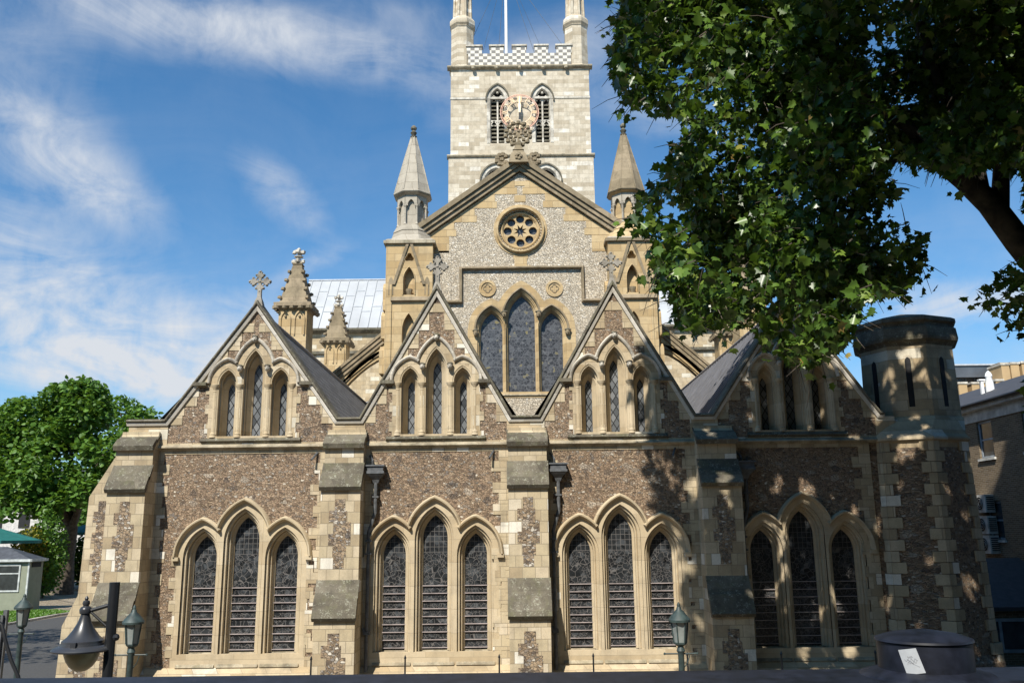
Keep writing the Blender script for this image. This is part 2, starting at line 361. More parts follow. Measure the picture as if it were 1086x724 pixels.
# kerb beside the path
mb = MB(); kp = [(*ground(x, y),) for x, y in [(-200, 691), (-100, 675), (0, 664), (20, 660.5), (60, 653), (78, 650.5), (130, 644)]]
for (xa, ya), (xb, yb) in zip(kp, kp[1:]):
    d = Vector((xb-xa, yb-ya)).normalized(); nx, ny = -d.y*.09, d.x*.09
    mb.add([(xa-nx, ya-ny, 0), (xb-nx, yb-ny, 0), (xb+nx, yb+ny, 0), (xa+nx, ya+ny, 0), (xa-nx, ya-ny, .12), (xb-nx, yb-ny, .12), (xb+nx, yb+ny, .12), (xa+nx, ya+ny, .12)],
           [(4, 5, 6, 7), (0, 1, 5, 4), (2, 3, 7, 6), (0, 3, 7, 4), (1, 2, 6, 5)], m_cope)
structure(mb, 'kerb')

# ================================================================= CATHEDRAL
cath = thing('cathedral', 'flint and cream stone gothic cathedral with lancet windows, four gables and square tower', 'church', (.4, 25, 0))
def P(mb, name, parent=cath, smooth=False, label=None):
    o = mb.build(name, parent, smooth)
    if label: o['label'] = label
    return o
BAYS = [-7.53, -2.22, 2.97, 8.08]
Z_ST, Z_PAR, Z_VAL = 6.98, 7.66, 7.72
GAB = [(-7.47, 2.42, 11.06), (-2.20, 2.12, 11.46), (2.98, 2.18, 11.52), (8.10, 2.35, 11.12)]   # centre, half width, apex
VX = [-4.76, .36, 5.5]

def low_arches(c):
    return [Arch(c-1.14, .31, 3.93, 4.50, 1.38), Arch(c, .345, 4.38, 5.02, 1.38), Arch(c+1.14, .31, 3.93, 4.50, 1.38)]
def up_arches(c):
    return [Arch(c-.76, .10, 8.62, 8.86, 7.30), Arch(c, .125, 9.10, 9.44, 7.30), Arch(c+.76, .10, 8.62, 8.86, 7.30)]

# ---- main front wall of flint, with openings
outer = [(-10.95, 0), (-10.95, Z_PAR-.1)]
for (c, hw, ap) in GAB: outer += [(c-hw+.05, Z_PAR-.1), (c, ap-.12), (c+hw-.05, Z_PAR-.1)]
outer += [(10.6, Z_PAR-.1), (10.6, 0)]
holes = []
for c in BAYS:
    A = low_arches(c); t = union_top(A, .30, 60); holes.append([(t[0][0], 1.05)]+t+[(t[-1][0], 1.05)])
for (c, hw, ap) in GAB:
    A = up_arches(c); t = union_top(A, .36, 60); holes.append([(t[0][0], 7.12)]+t+[(t[-1][0], 7.12)])
mb = MB(); mb.plate(outer, holes, CY, CY+.7, m_flint)
# coping strips and toothed quoins, proud of the flint
PR = CY-.018
def vquoin(xe, side, z0, z1, l0=.16, l1=.34, hh=.30, y=PR, m=None, start=0, y1=CY+.1):
    z = z0; k = start
    while z < z1-.05:
        zz = min(z+hh, z1); L = (l0 if k % 2 else l1)*random.uniform(.85, 1.12)
        a, b = (xe, xe+side*L) if side > 0 else (xe+side*L, xe)
        mb.box(a, b, y-random.uniform(0, .006), y1, z+.004, zz-.004, m or m_quoin); z = zz; k += 1
BUTX = [-4.72, .39, 5.68]; BW = .54
edges = []
wl = [-10.05]+[b+BW for b in BUTX]; wr = [b-BW for b in BUTX]+[10.05]
for i, c in enumerate(BAYS):
    vquoin(wl[i]-.05, 1, .8, Z_ST-.1, .22, .36); vquoin(wr[i]+.05, -1, .8, Z_ST-.1, .30, .48)
    # band under the string course
    mb.box(wl[i]-.05, wr[i]+.05, PR-.003, CY+.1, Z_ST-.20, Z_ST-.06, m_quoin)
    # jamb toothing beside the windows
    A = low_arches(c); xl = A[0].c-A[0].a-.36; xr = A[2].c+A[2].a+.36
    vquoin(xl+.03, -1, 1.0, 3.9, .06, .2, start=1); vquoin(xr-.03, 1, 1.0, 3.9, .06, .2)
for (c, hw, ap) in GAB:
    A = up_arches(c); xl = A[0].c-A[0].a-.40; xr = A[2].c+A[2].a+.40
    vquoin(xl+.02, -1, 7.08, 8.6, .02, .12, .28, start=1); vquoin(xr-.02, 1, 7.08, 8.6, .02, .12, .28)
    # toothed ashlar under the rakes
    z = Z_PAR-.05; k = 0; sl_ = (ap-Z_PAR)/hw
    while z < ap-.5:
        zz = min(z+.27, ap-.2); L = (.12 if k % 2 else .27)
        for sgn in (-1, 1):
            xo0 = c+sgn*(ap-z)/sl_; xo1 = c+sgn*(ap-zz)/sl_; xi = xo1-sgn*L
            if (xi-c)*sgn < 0: xi = c
            pts = [(xi, z+.004), (xo0-sgn*.03, z+.004), (xo1-sgn*.03, zz-.004), (xi, zz-.004)]
            if sgn < 0: pts.reverse()
            mb.prism_y(pts, PR-random.uniform(0, .005), CY+.1, m_quoin)
        z = zz; k += 1
    mb.box(c-hw+.02, c+hw-.02, PR-.004, CY+.1, Z_ST+.05, Z_ST+.11, m_quoin)
# valley blocks and parapet
for i, x in enumerate(VX):
    mb.box(GAB[i][0]+GAB[i][1]-.1, GAB[i+1][0]-GAB[i+1][1]+.1, PR-.008, CY+.6, Z_ST+.10, Z_PAR-.02, m_ash)
mb.box(-10.97, -9.85, PR-.009, CY+.6, Z_ST-.1, Z_PAR-.02, m_ash)
mb.box(GAB[3][0]+GAB[3][1]-.1, 10.9, PR-.008, CY+.6, Z_ST-.1, Z_PAR-.02, m_ash)
wall = P(mb, 'wall')
# side and rear walls of the eastern chapels
mb = MB(); mb.box(-10.93, -10.3, CY+.7, 45, 0, 7.5, m_flint); mb.box(10.3, 10.93, CY+.7, 45, 0, 7.5, m_flint); mb.box(-10.2, 10.2, 44.4, 45, 0, 7.5, m_flint)
P(mb, 'side_wall')
# ---- string course
mb = MB(); prof = [(CY+.05, Z_ST+.075), (CY-.05, Z_ST+.06), (CY-.15, Z_ST), (CY-.155, Z_ST-.03), (CY-.10, Z_ST-.05), (CY-.06, Z_ST-.09), (CY+.05, Z_ST-.1)]
mb.prism_x(prof, -10.2, 10.35, m_string); P(mb, 'string_course')
mb = MB(); mb.prism_x([(CY+.05, 1.05), (CY-.05, 1.03), (CY-.22, .86), (CY-.22, 0), (CY+.05, 0)], -10.4, 10.5, m_ash); P(mb, 'plinth')

# ---- lower windows
def jamb_loft(mb, A, prof, y0, m, n=9):
    mb.loft([[(x, y0+y, z) for x, z in A.pts(d, n)] for d, y in prof], m)
def roll(d, y, r, k=5, a0=-180, a1=90):    # rounded moulding points (d, y)
    return [(d+r*math.cos(R(a0+(a1-a0)*i/k)), y-r*math.sin(R(-(a0+(a1-a0)*i/k)))) for i in range(k+1)]
def lancets(A, parent_name, y0, dout, prof, glass_y, m_st, m_gl, panel_d, panel_z0, sill=True, bars=None, hood=None, label=None, hood_mat=None, sillz=None):
    mb = MB()
    t = union_top(A, panel_d, 90); out = [(t[0][0], panel_z0)]+t+[(t[-1][0], panel_z0)]
    mb.plate(out, [a.pts(dout, 9) for a in A], y0-.02, y0+.12, m_st, back=False)
    for a in A: jamb_loft(mb, a, prof, y0, m_st)
    # sloping sill under each light
    if sill:
        sz = sillz or .28
        for a in A:
            x0, x1 = a.c-a.a-dout, a.c+a.a+dout
            mb.prism_x([(y0+glass_y+.03, a.z0+.03), (y0-.06, a.z0-sz), (y0-.09, a.z0-sz-.05), (y0-.02, a.z0-sz-.09), (y0+glass_y+.03, a.z0-sz-.09)], x0-.01, x1+.01, m_string)
    w = P(mb, parent_name, label=label)
    for a in A:
        g = MB(); pp = a.pts(.02, 9); g.prism_y(pp, y0+glass_y, y0+glass_y+.03, m_gl); P(g, 'pane', w)
    if hood:
        h = MB(); d0, pr = hood; t = union_top(A, d0, 110)
        h.sweep(t, [(q, y0+y) for q, y in pr], hood_mat or m_st)
        for sx in (t[0], t[-1]):       # label stops
            sg = -1 if sx is t[0] else 1
            h.box(sx[0]-.12 if sg < 0 else sx[0]-.06, sx[0]+.06 if sg < 0 else sx[0]+.12, y0-.13, y0, sx[1]-.09, sx[1]+.01, hood_mat or m_st)
        P(h, 'hood_mould', w, smooth=True)
    if bars:
        for a in A:
            bm_ = MB(); z = a.z0+.06
            while z < bars: bm_.box(a.c-a.a-.02, a.c+a.a+.02, y0+glass_y-.05, y0+glass_y-.02, z, z+.02, m_bar); z += .205
            P(bm_, 'saddle_bars', w)
    return w
m_bar = simple('bar_paint', (.36, .31, .30), .5)
lowprof = [(.20, -.02), (.20, .05)]+[(.185, .06)]+roll(.155, .09, .035)+[(.13, .13), (.12, .19)]+roll(.09, .20, .03)+[(.065, .24), (.06, .30), (.02, .33), (.0, .34), (0, .42)]
hoodp = [(.0, .0), (.0, -.05), (.03, -.09), (.05, -.16), (.085, -.17), (.11, -.12), (.13, 0)]
for c in BAYS:
    A = low_arches(c)
    lancets(A, 'window', CY, .20, lowprof, .38, m_dress, m_gl_lead, .36, 1.02, bars=3.15, hood=(.36, hoodp))

# ---- gable windows with colonnettes and carved heads
upprof = [(.27, -.02), (.27, .03)]+roll(.245, .05, .03)+[(.235, .13), (.20, .15)]+roll(.175, .17, .028)+[(.16, .22), (.13, .24), (.05, .42), (0, .46), (0, .50)]
uph = [(.0, .0), (.0, -.06), (.03, -.10), (.07, -.11), (.10, -.06), (.10, 0)]
for (c, hw, ap) in GAB:
    A = up_arches(c); mb = MB()
    # outer screen with the three big openings springing from the capitals
    O = [Arch(c-.76, .30, 8.80, 9.26, 7.28), Arch(c, .355, 9.1, 9.84, 7.28), Arch(c+.76, .30, 8.80, 9.26, 7.28)]
    t = union_top(O, .20, 100); out = [(t[0][0], 7.10)]+t+[(t[-1][0], 7.10)]
    mb.plate(out, [o.pts(0) for o in O], CY-.02, CY+.1, m_ash, back=False)
    for o in O: jamb_loft(mb, o, [(0, -.02)]+roll(-.03, .03, .03)+[(-.03, .08), (-.05, .10), (-.05, .13)]+roll(-.075, .16, .026)+[(-.08, .20), (-.09, .30)], CY, m_dress)
    hol = []
    for a in A: hol.append(a.pts(.12))
    mb.plate([(c-1.15, 7.1), (c-1.15, 9.3), (c-.6, 9.9), (c+.6, 9.9), (c+1.15, 9.3), (c+1.15, 7.1)], hol, CY+.26, CY+.34, m_dress, back=False)
    for a in A: jamb_loft(mb, a, [(.12, .26), (.10, .29), (.0, .42), (0, .48)], CY, m_dress)
    mb.prism_x([(CY+.6, 7.34), (CY-.04, 7.22), (CY-.10, 7.14), (CY-.02, 7.08), (CY+.6, 7.08)], c-1.42, c+1.42, m_weath)
    w = P(mb, 'gable_window')
    for a in A: g = MB(); g.prism_y(a.pts(.02), CY+.45, CY+.48, m_gl_dia); P(g, 'pane', w)
    h = MB()
    tt = union_top(O, .19, 110); h.sweep(tt, [(q, CY+y) for q, y in uph], m_cope)
    P(h, 'hood_mould', w, smooth=True)
    for dx in (-1.11, -.41, .41, 1.11):
        k = MB(); x = c+dx; yy = CY+.02
        k.lathe(x, yy, [(.10, 7.24), (.10, 7.29), (.085, 7.31), (.095, 7.34), (.06, 7.38), (.056, 7.4), (.056, 8.55), (.065, 8.56), (.065, 8.58), (.058, 8.59), (.075, 8.66), (.12, 8.73), (.125, 8.77), (.10, 8.78)], m_dress, 12)
        P(k, 'colonnette', w, smooth=True)
    for dx, dz in ((-.40, 9.22), (.40, 9.22), (0, 10.08)):
        k = MB(); x = c+dx
        k.ball((x, CY-.12, dz), .085, m_cope, 10, (.9, 1, 1.2), .1); k.ball((x, CY-.2, dz-.01), .022, m_cope, 6, (.8, 1, 1.4))
        k.ball((x, CY-.11, dz+.07), .09, m_weath, 8, (1.1, 1, .6), .2); k.ball((x-.03, CY-.185, dz+.025), .014, m_weath, 6); k.ball((x+.03, CY-.185, dz+.025), .014, m_weath, 6); k.box(x-.03, x+.03, CY-.2, CY-.15, dz-.055, dz-.045, m_weath)
        P(k, 'carved_head', w, smooth=True)

# ---- rake copings with kneelers, flat copings in the valleys
ncop = []
rake = [(0, -.06), (-.07, -.06), (-.07, -.10), (-.02, -.13), (0, -.13), (.04, -.16), (.075, -.16), (.10, -.10), (.10, .55), (0, .55)]
mb = MB()
path = [(-11.02, Z_PAR)]
for (c, hw, ap) in GAB: path += [(c-hw, Z_PAR), (c, ap), (c+hw, Z_PAR)]
path += [(10.6, Z_PAR)]
rings = []
def mitre(path, prof, m, mb):
    rr = []
    for i, b in enumerate(path):
        a = path[i-1] if i else None; c_ = path[i+1] if i < len(path)-1 else None
        d1 = Vector((b[0]-a[0], b[1]-a[1])).normalized() if a else None; d2 = Vector((c_[0]-b[0], c_[1]-b[1])).normalized() if c_ else None
        d1 = d1 or d2; d2 = d2 or d1; n1 = Vector((-d1.y, d1.x)); n2 = Vector((-d2.y, d2.x)); N = (n1+n2).normalized(); k = 1/max(.35, N.dot(n1))
        rr.append([(b[0]+N.x*q*k, CY+y, b[1]+N.y*q*k) for q, y in prof])
    mb.loft(rr, m, True, True)
mitre(path, [(-.065, .02), (-.065, -.07), (.0, -.10), (.022, -.10), (.03, .6), (-.04, .6)], m_rim, mb)
mitre(path, [(.032, .62), (.032, -.13), (.06, -.155), (.10, -.14), (.125, -.05), (.125, .62)], m_weath, mb)
for (c, hw, ap) in GAB[:3]:
    zk = 8.78
    for s_ in (-1, 1):
        xk = c+s_*((ap-zk)*hw/(ap-Z_PAR)); a, b = sorted((xk-s_*.28, xk+s_*.10))
        mb.box(a, b, CY-.15, CY+.1, zk-.05, zk+.05, m_weath)
P(mb, 'coping')

# ---- stone crosses on the gable tops
m_crossst = stone('cross_stone', (.30, .28, .24), (.36, .335, .29), (.42, .39, .34), .9, .6, msize=.003, stain_amt=.8, lichen=.4)
def cross(x, y, z, s=1.0, m=m_crossst):
    mb = MB()
    mb.loft([[(x-a, y-a, zz), (x+a, y-a, zz), (x+a, y+a, zz), (x-a, y+a, zz)] for a, zz in ((.16*s, z), (.12*s, z+.18*s), (.065*s, z+.34*s), (.055*s, z+.78*s))], m, True, True)
    cz = z+.88*s; T = .055*s
    def pl(pts): mb.prism_y([(x+px*s, cz+pz*s) for px, pz in pts], y-T, y+T, m)
    for k in range(4):
        ca, sa = math.cos(k*math.pi/2), math.sin(k*math.pi/2)
        arm = [(-.05, .0), (-.045, .12), (-.12, .19), (-.14, .26), (-.06, .27), (-.07, .33), (0, .37), (.07, .33), (.06, .27), (.14, .26), (.12, .19), (.045, .12), (.05, 0)]
        pl([(px*ca-pz*sa, px*sa+pz*ca) for px, pz in arm])
        for (px, pz, r) in ((-.12, .23, .05), (.12, .23, .05), (0, .34, .055), (0, .2, .035)):
            q = (px*ca-pz*sa, px*sa+pz*ca); mb.ball((x+q[0]*s, y, cz+q[1]*s), r*s, m, 8, (1, 1.6, 1), .15)
    n = 20
    mb.tube([(x+.165*s*math.cos(2*math.pi*i/n), y, cz+.165*s*math.sin(2*math.pi*i/n)) for i in range(n+1)], .028*s, m, 6)
    mb.ball((x, y, cz), .07*s, m, 8, (1, 1.3, 1))
    return P(mb, 'cross')
for (c, hw, ap) in GAB: cross(c, CY+.1, ap+.04, .88)

# ---- roofs behind the gables
mb_s = MB()
def gable_roof(c, zr, xl, xr, zl, zrr, y0, y1, m, ribs=False):
    mb = MB(); mb.add([(c, y0, zr), (c, y1, zr), (xl, y1, zl), (xl, y0, zl), (xr, y0, zrr), (xr, y1, zrr)], [(0, 1, 2, 3), (0, 4, 5, 1)], m)
    mb.add([(c, y0, zr-.15), (c, y1, zr-.15), (xl, y1, zl-.15), (xl, y0, zl-.15), (xr, y0, zrr-.15), (xr, y1, zrr-.15)], [(0, 1, 2, 3), (0, 4, 5, 1), (5, 1, 2)], m_dark)
    mb.tube([(c, y0, zr+.02), (c, y1, zr+.02)], .07, m_darklead, 6)
    if ribs:
        y = y0+.35
        while y < y1:
            for xe, ze in ((xl, zl), (xr, zrr)): mb.tube([(c, y, zr), (xe, y, ze)], .028, m_darklead, 5)
            y += .42
    P(mb, 'roof')
for i, (c, hw, ap) in enumerate(GAB):
    xl = VX[i-1] if i else -10.7; xr = VX[i] if i < 3 else 10.5
    y1 = 45 if i in (0, 3) else 40.8
    zb = Z_VAL-.25
    gable_roof(c, ap-.08, xl, xr, zb, zb, CY+.55, y1, m_darklead if i == 3 else m_slate, ribs=(i == 3))
mb = MB()
for x in VX: mb.box(x-.4, x+.4, CY+.6, 40.8, 7.3, 7.52, m_lead)
P(mb, 'valley_gutter')

# ---- buttresses
def inset(x0, x1, z0, z1, y, rows=None):
    """stepped outline of a flint panel"""
    n = max(3, int(round((z1-z0)/.30))); L = []; Rr = []; c = (x0+x1)/2; h = (x1-x0)/2
    for k in range(n):
        f = (.58 if k % 2 else 1.0) if 0 < k < n-1 else .5
        f2 = (1.0 if (k//2) % 2 else .62) if 0 < k < n-1 else .45
        a = z0+(z1-z0)*k/n; b = z0+(z1-z0)*(k+1)/n
        L += [(c-h*f, a), (c-h*f, b)]; Rr += [(c+h*f2, a), (c+h*f2, b)]
    return L+Rr[::-1]
def buttress(x, w, top=True, stages=None, wside=1.0):
    mb = MB(); Y = CY
    body = [(Y+.02, 0), (Y-1.12, 0), (Y-1.12, 2.24), (Y-.76, 3.30), (Y-.76, 5.70), (Y-.42, 6.42), (Y-.42, 6.95), (Y-.10, 7.34), (Y-.10, 7.42), (Y+.02, 7.42)]
    mb.prism_x(body, x-w, x+w, m_quoin)
    a, b = x-w, x+w
    mb.prism_y(inset(a+.24, b-.24, 3.62, 5.45, 0), Y-.768, Y-.7, m_coarse)
    mb.prism_y(inset(a+.22, b-.22, .2, 2.0, 0), Y-1.128, Y-1.05, m_coarse)
    bt = P(mb, 'buttress')
    def slab(y0, z0, y1, z1, over, m=m_weath):
        s = MB(); n = 2; dy, dz = y1-y0, z1-z0
        for k in range(n):
            ya, za = y0+dy*k/n, z0+dz*k/n; yb, zb = y0+dy*(k+1)/n, z0+dz*(k+1)/n
            L = math.hypot(dy, dz); ny, nz = -(-dz)/L*-1, abs(dy)/L
            ny = -abs(dz)/L; t = .035+.07*k
            s.prism_x([(ya, za), (ya+ny*(t-.015), za+nz*(t-.015)), (yb+ny*t-.02, yb*0+zb+nz*t-.015), (yb-.045, zb-.06), (yb+.02, zb-.06)], x-w-.035, x+w+.035, m)
        P(s, 'weathering', bt)
    slab(Y-.02, 7.36, Y-.50, 6.92, .05)
    slab(Y-.40, 6.45, Y-.80, 5.74, .05)
    slab(Y-.74, 3.32, Y-1.16, 2.36, .05)
    return bt
for x in BUTX: buttress(x, BW)
# corner pair on the left
buttress(-10.58, .52)
mb = MB(); Y = CY
pts = [(-10.9, 0), (-12.45, 0), (-12.38, 2.15), (-12.02, 2.95), (-11.95, 5.62), (-11.2, 6.9), (-10.9, 7.3)]
mb.prism_y(pts, CY+.02, CY+1.1, m_quoin)
mb.prism_y(inset(-11.78, -11.32, 3.2, 5.5, 0), CY+.012, CY+.1, m_coarse); mb.prism_y(inset(-12.1, -11.4, .3, 2.2, 0), CY+.012, CY+.1, m_coarse)
P(mb, 'buttress')
# right corner: octagonal stair turret
TX, TY = 11.62, 26.05
def octo(r, z, rot=R(22.5-22.5), c=(TX, TY)): return [(c[0]+r*math.cos(rot+k*math.pi/4), c[1]+r*math.sin(rot+k*math.pi/4), z) for k in range(8)]
def octo2(r, z): return octo(r, z, 0, (TX+.32, TY+.1))
mb = MB(); ro = 0
mb.loft([octo(2.05, 0), octo(2.0, 1.0), octo(1.86, 1.2), octo(1.70, 6.7)], m_flint, True, True)
mb.loft([octo(1.68, 6.7), octo(1.70, 6.84), octo(1.80, 6.92), octo(1.80, 6.98), octo(1.70, 7.1), octo2(1.45, 7.6), octo2(1.40, 7.62), octo2(1.36, 9.75)], m_ash, True, True)
mb.loft([octo2(1.36, 9.7), octo2(1.42, 9.78), octo2(1.54, 9.84), octo2(1.56, 9.92), octo2(1.52, 10.22), octo2(1.44, 10.26), octo2(1.44, 10.34), octo2(1.54, 10.40), octo2(1.53, 10.50), octo2(1.42, 10.56), octo2(.05, 10.9)], m_weath, True, True)
# corner stones of the turret
for k in range(8):
    z = .9; j = 0
    while z < 6.6:
        r = 1.885-(z-1.2)*.0295 if z > 1.2 else 1.97
        a = k*math.pi/4; v = Vector((TX+r*math.cos(a), TY+r*math.sin(a), 0))
        for sg in (-1, 1):
            L = (.36 if (j+(sg > 0)) % 2 else .2); an = a+sg*math.pi/8
            tdir = Vector((math.cos(a+sg*(math.pi/2+math.pi/8)), math.sin(a+sg*(math.pi/2+math.pi/8)), 0)); nrm = Vector((math.cos(an), math.sin(an), 0))
            p = [v, v+tdir*L, v+tdir*L-nrm*.08, v-nrm*.08]
            q = [c_+nrm*.012 for c_ in p]
            mb.loft([[(c_.x, c_.y, z+.006) for c_ in q], [(c_.x, c_.y, z+.29) for c_ in q]], m_quoin, True, True)
        z += .3; j += 1
# slits in the turret
for k in (5, 6):
    a = (k+.5)*math.pi/4 - math.pi/4*0; r = 1.36*math.cos(math.pi/8)
tur = P(mb, 'stair_turret')
def slit(an, r, z0, z1, w):
    mb = MB(); nrm = Vector((math.cos(an), math.sin(an), 0)); t = Vector((-nrm.y, nrm.x, 0)); c = Vector((TX+(.32 if z0 > 5 else 0), TY+(.1 if z0 > 5 else 0), 0))+nrm*(r)
    A = Arch(0, w, z1-w*1.6, z1, z0)
    for d, off, m in ((.07, .02, m_quoin), (0, .035, m_dark)):
        P_ = A.pts(d, 6); vs = [c+t*x+nrm*off+Vector((0, 0, z)) for x, z in P_]; vb = [p_-nrm*.06 for p_ in vs]; n = len(vs)
        mb.add([tuple(v) for v in vs+vb], [tuple(range(n))]+[(i, (i+1) % n, n+(i+1) % n, n+i) for i in range(n)], m)
    P(mb, 'slit_window', tur)
for k in (4, 5, 6): slit(R(k*45+22.5), 1.36*math.cos(math.pi/8), 7.9, 9.35, .08)
slit(R(292.5), 1.75*math.cos(math.pi/8), 1.3, 2.3, .09)

# ---- rainwater pipes
def downpipe(x0, hx, y):
    mb = MB(); zt = 6.12
    mb.tube([(hx, y-.12, zt-.1), (hx, y-.12, 5.55), (hx, y-.12, 5.1), (x0+.05, y-.1, 4.72), (x0, y-.1, 4.55), (x0, y-.1, .3)], .052, m_pipe, 8)
    for z in (4.3, 3.95, 1.9, 1.85): mb.box(x0-.085, x0+.085, y-.17, y, z, z+.05, m_pipe)
    for z in (5.5,): mb.box(hx-.085, hx+.085, y-.18, y, z, z+.05, m_pipe)
    mb.ball((x0-.08, y-.12, 1.98), .05, m_pipe, 6)
    dp = P(mb, 'drainpipe', smooth=True)
    h = MB(); h.loft([[(hx-a, y-b-.02, z), (hx+a, y-b-.02, z), (hx+a, y, z), (hx-a, y, z)] for a, b, z in ((.07, .14, zt-.22), (.10, .18, zt-.12), (.19, .27, zt-.02), (.23, .30, zt+.02), (.25, .32, zt+.04), (.25, .32, zt+.10), (.22, .29, zt+.11), (.22, .29, zt+.22), (.26, .33, zt+.24), (.26, .33, zt+.28))], m_pipe, True, True)
    h.tube([(hx-.1, y-.1, zt+.28), (hx-.1, y-.14, zt+.40), (hx-.16, y-.1, zt+.50), (hx-.2, y, zt+.56)], .035, m_pipe, 6)
    P(h, 'hopper', dp)
for x0, hx in ((-4.03, -3.86), (1.09, 1.25)): downpipe(x0, hx, CY-.03)
downpipe(6.35, 6.5, CY-.03)
# small drip spouts under the string course
mb = MB()
for x in (-5.55, -.55, 4.6): mb.tube([(x, CY, Z_ST-.18), (x-.12, CY-.25, Z_ST-.42)], .03, m_pipe, 6)
P(mb, 'spout')

# ================================================================= CHOIR EAST WALL
QY = 41.0; QC = .47
ch = [Arch(QC-1.45, .52, 14.0, 14.9, 11.0), Arch(QC, .64, 14.55, 15.75, 11.0), Arch(QC+1.45, .52, 14.0, 14.9, 11.0)]
mb = MB()
outer = [(QC-4.6, 6), (QC-4.6, 18.75), (QC, 22.05), (QC+4.6, 18.75), (QC+4.6, 6)]
t = union_top(ch, .3, 60)
RZ = 19.03; circ = lambda r, n=36, cx=QC, cz=RZ: [(cx+r*math.cos(2*math.pi*i/n), cz+r*math.sin(2*math.pi*i/n)) for i in range(n)]
mb.plate(outer, [[(t[0][0], 10.7)]+t+[(t[-1][0], 10.7)], circ(1.0)], QY, QY+.8, m_rubble)
# ashlar margins under the rakes
z = 18.75; k = 0; sl_ = (22.05-18.75)/4.6
while z < 21.6:
    zz = z+.36; L = .35 if k % 2 else .95
    for sgn in (-1, 1):
        xo0 = QC+sgn*(22.05-z)/sl_; xo1 = QC+sgn*(22.05-zz)/sl_; xi = xo1-sgn*L
        if (xi-QC)*sgn < 0: xi = QC
        pts = [(xi, z+.004), (xo0, z+.004), (xo1, zz-.004), (xi, zz-.004)]
        if sgn < 0: pts.reverse()
        mb.prism_y(pts, QY-.02, QY+.1, m_yel)
    z = zz; k += 1
for (a, b, z0, z1) in ((-4.6, -3.5, 17.9, 18.74), (3.5, 4.6, 17.9, 18.74), (-.3, .3, 17.2, 17.55), (-.5, .5, 16.95, 17.2), (-.35, .35, 17.55, 17.95), (-.28, .28, 20.5, 20.85), (-.5, .5, 21.35, 21.6)):
    mb.box(QC+a, QC+b, QY-.024, QY+.1, z0, z1, m_yel)
mb.box(QC-4.0, QC-3.4, QY-.024, QY+.1, 15.2, 18.0, m_rubble)
P(mb, 'choir_wall')
# label mould framing the great window
mb = MB(); zt = at(555, 286, 41)[1]; zl = at(500, 322, 41)[1]; xa, xb = at(491, 290, 41)[0], at(616, 290, 41)[0]
lp_ = [(xa-.95, zl), (xa, zl), (xa, zt), (xb, zt), (xb, zl), (xb+.95, zl)]
rr = []
for i, b in enumerate(lp_):
    a = lp_[max(i-1, 0)]; c_ = lp_[min(i+1, 5)]; d1 = Vector((b[0]-a[0], b[1]-a[1])); d2 = Vector((c_[0]-b[0], c_[1]-b[1]))
    d1 = d1 if d1.length else d2; d2 = d2 if d2.length else d1; d1.normalize(); d2.normalize(); n1 = Vector((-d1.y, d1.x)); n2 = Vector((-d2.y, d2.x)); N = (n1+n2).normalized(); k = 1/max(.5, N.dot(n1))
    rr.append([(b[0]+N.x*q*k, QY+y, b[1]+N.y*q*k) for q, y in [(0, .05), (0, -.06), (.05, -.2), (.12, -.2), (.17, -.06), (.17, .05)]])
mb.loft(rr, m_brown, True, True); P(mb, 'label_mould')
qprof = [(.16, -.02), (.16, .04)]+roll(.125, .08, .035)+[(.11, .14), (.08, .17)]+roll(.06, .2, .03)+[(.03, .28), (0, .30), (0, .4)]
w = lancets(ch, 'choir_window', QY, .16, qprof, .35, m_yel, m_gl_ch, .62, 10.72, sillz=.12, hood=None)
h = MB(); t = union_top(ch, .22, 110); h.sweep(t, [(0, QY), (0, QY-.10), (.04, QY-.14), (.10, QY-.12), (.12, QY)], m_brown); P(h, 'hood_mould', w, smooth=True)
for (px, py) in ((508, 0), (535, 0), (574, 0), (601, 0)): pass
for dx, dz in ((-2.2, 13.85), (-.83, 14.75), (.83, 14.75), (2.2, 13.85)):
    k = MB(); k.ball((QC+dx, QY-.14, dz), .14, m_brown, 8, (.9, 1, 1.2), .12); k.ball((QC+dx, QY-.27, dz-.02), .035, m_brown, 6, (.8, 1, 1.5)); k.ball((QC+dx, QY-.13, dz+.11), .14, m_weath, 8, (1.1, 1, .6), .2); P(k, 'carved_head', w, smooth=True)
# quatrefoil roundels
for px in (517, 588):
    x, z = at(px, 306, 41); mb = MB()
    for r0, r1, y in ((.30, .42, -.06), (.0, .30, -.03)):
        if r0: mb.plate(circ(r1, 24, x, z), [circ(r0, 24, x, z)], QY+y, QY+.05, m_yel)
    for k in range(4):
        a = k*math.pi/2; mb.tube([(x+.11*math.cos(a)+.095*math.cos(b), QY-.015, z+.11*math.sin(a)+.095*math.sin(b)) for b in [a-2.0+4.0*i/8 for i in range(9)]], .025, m_brown, 5)
    mb.plate(circ(.31, 24, x, z), [], QY-.012, QY+.05, m_yel); P(mb, 'roundel')
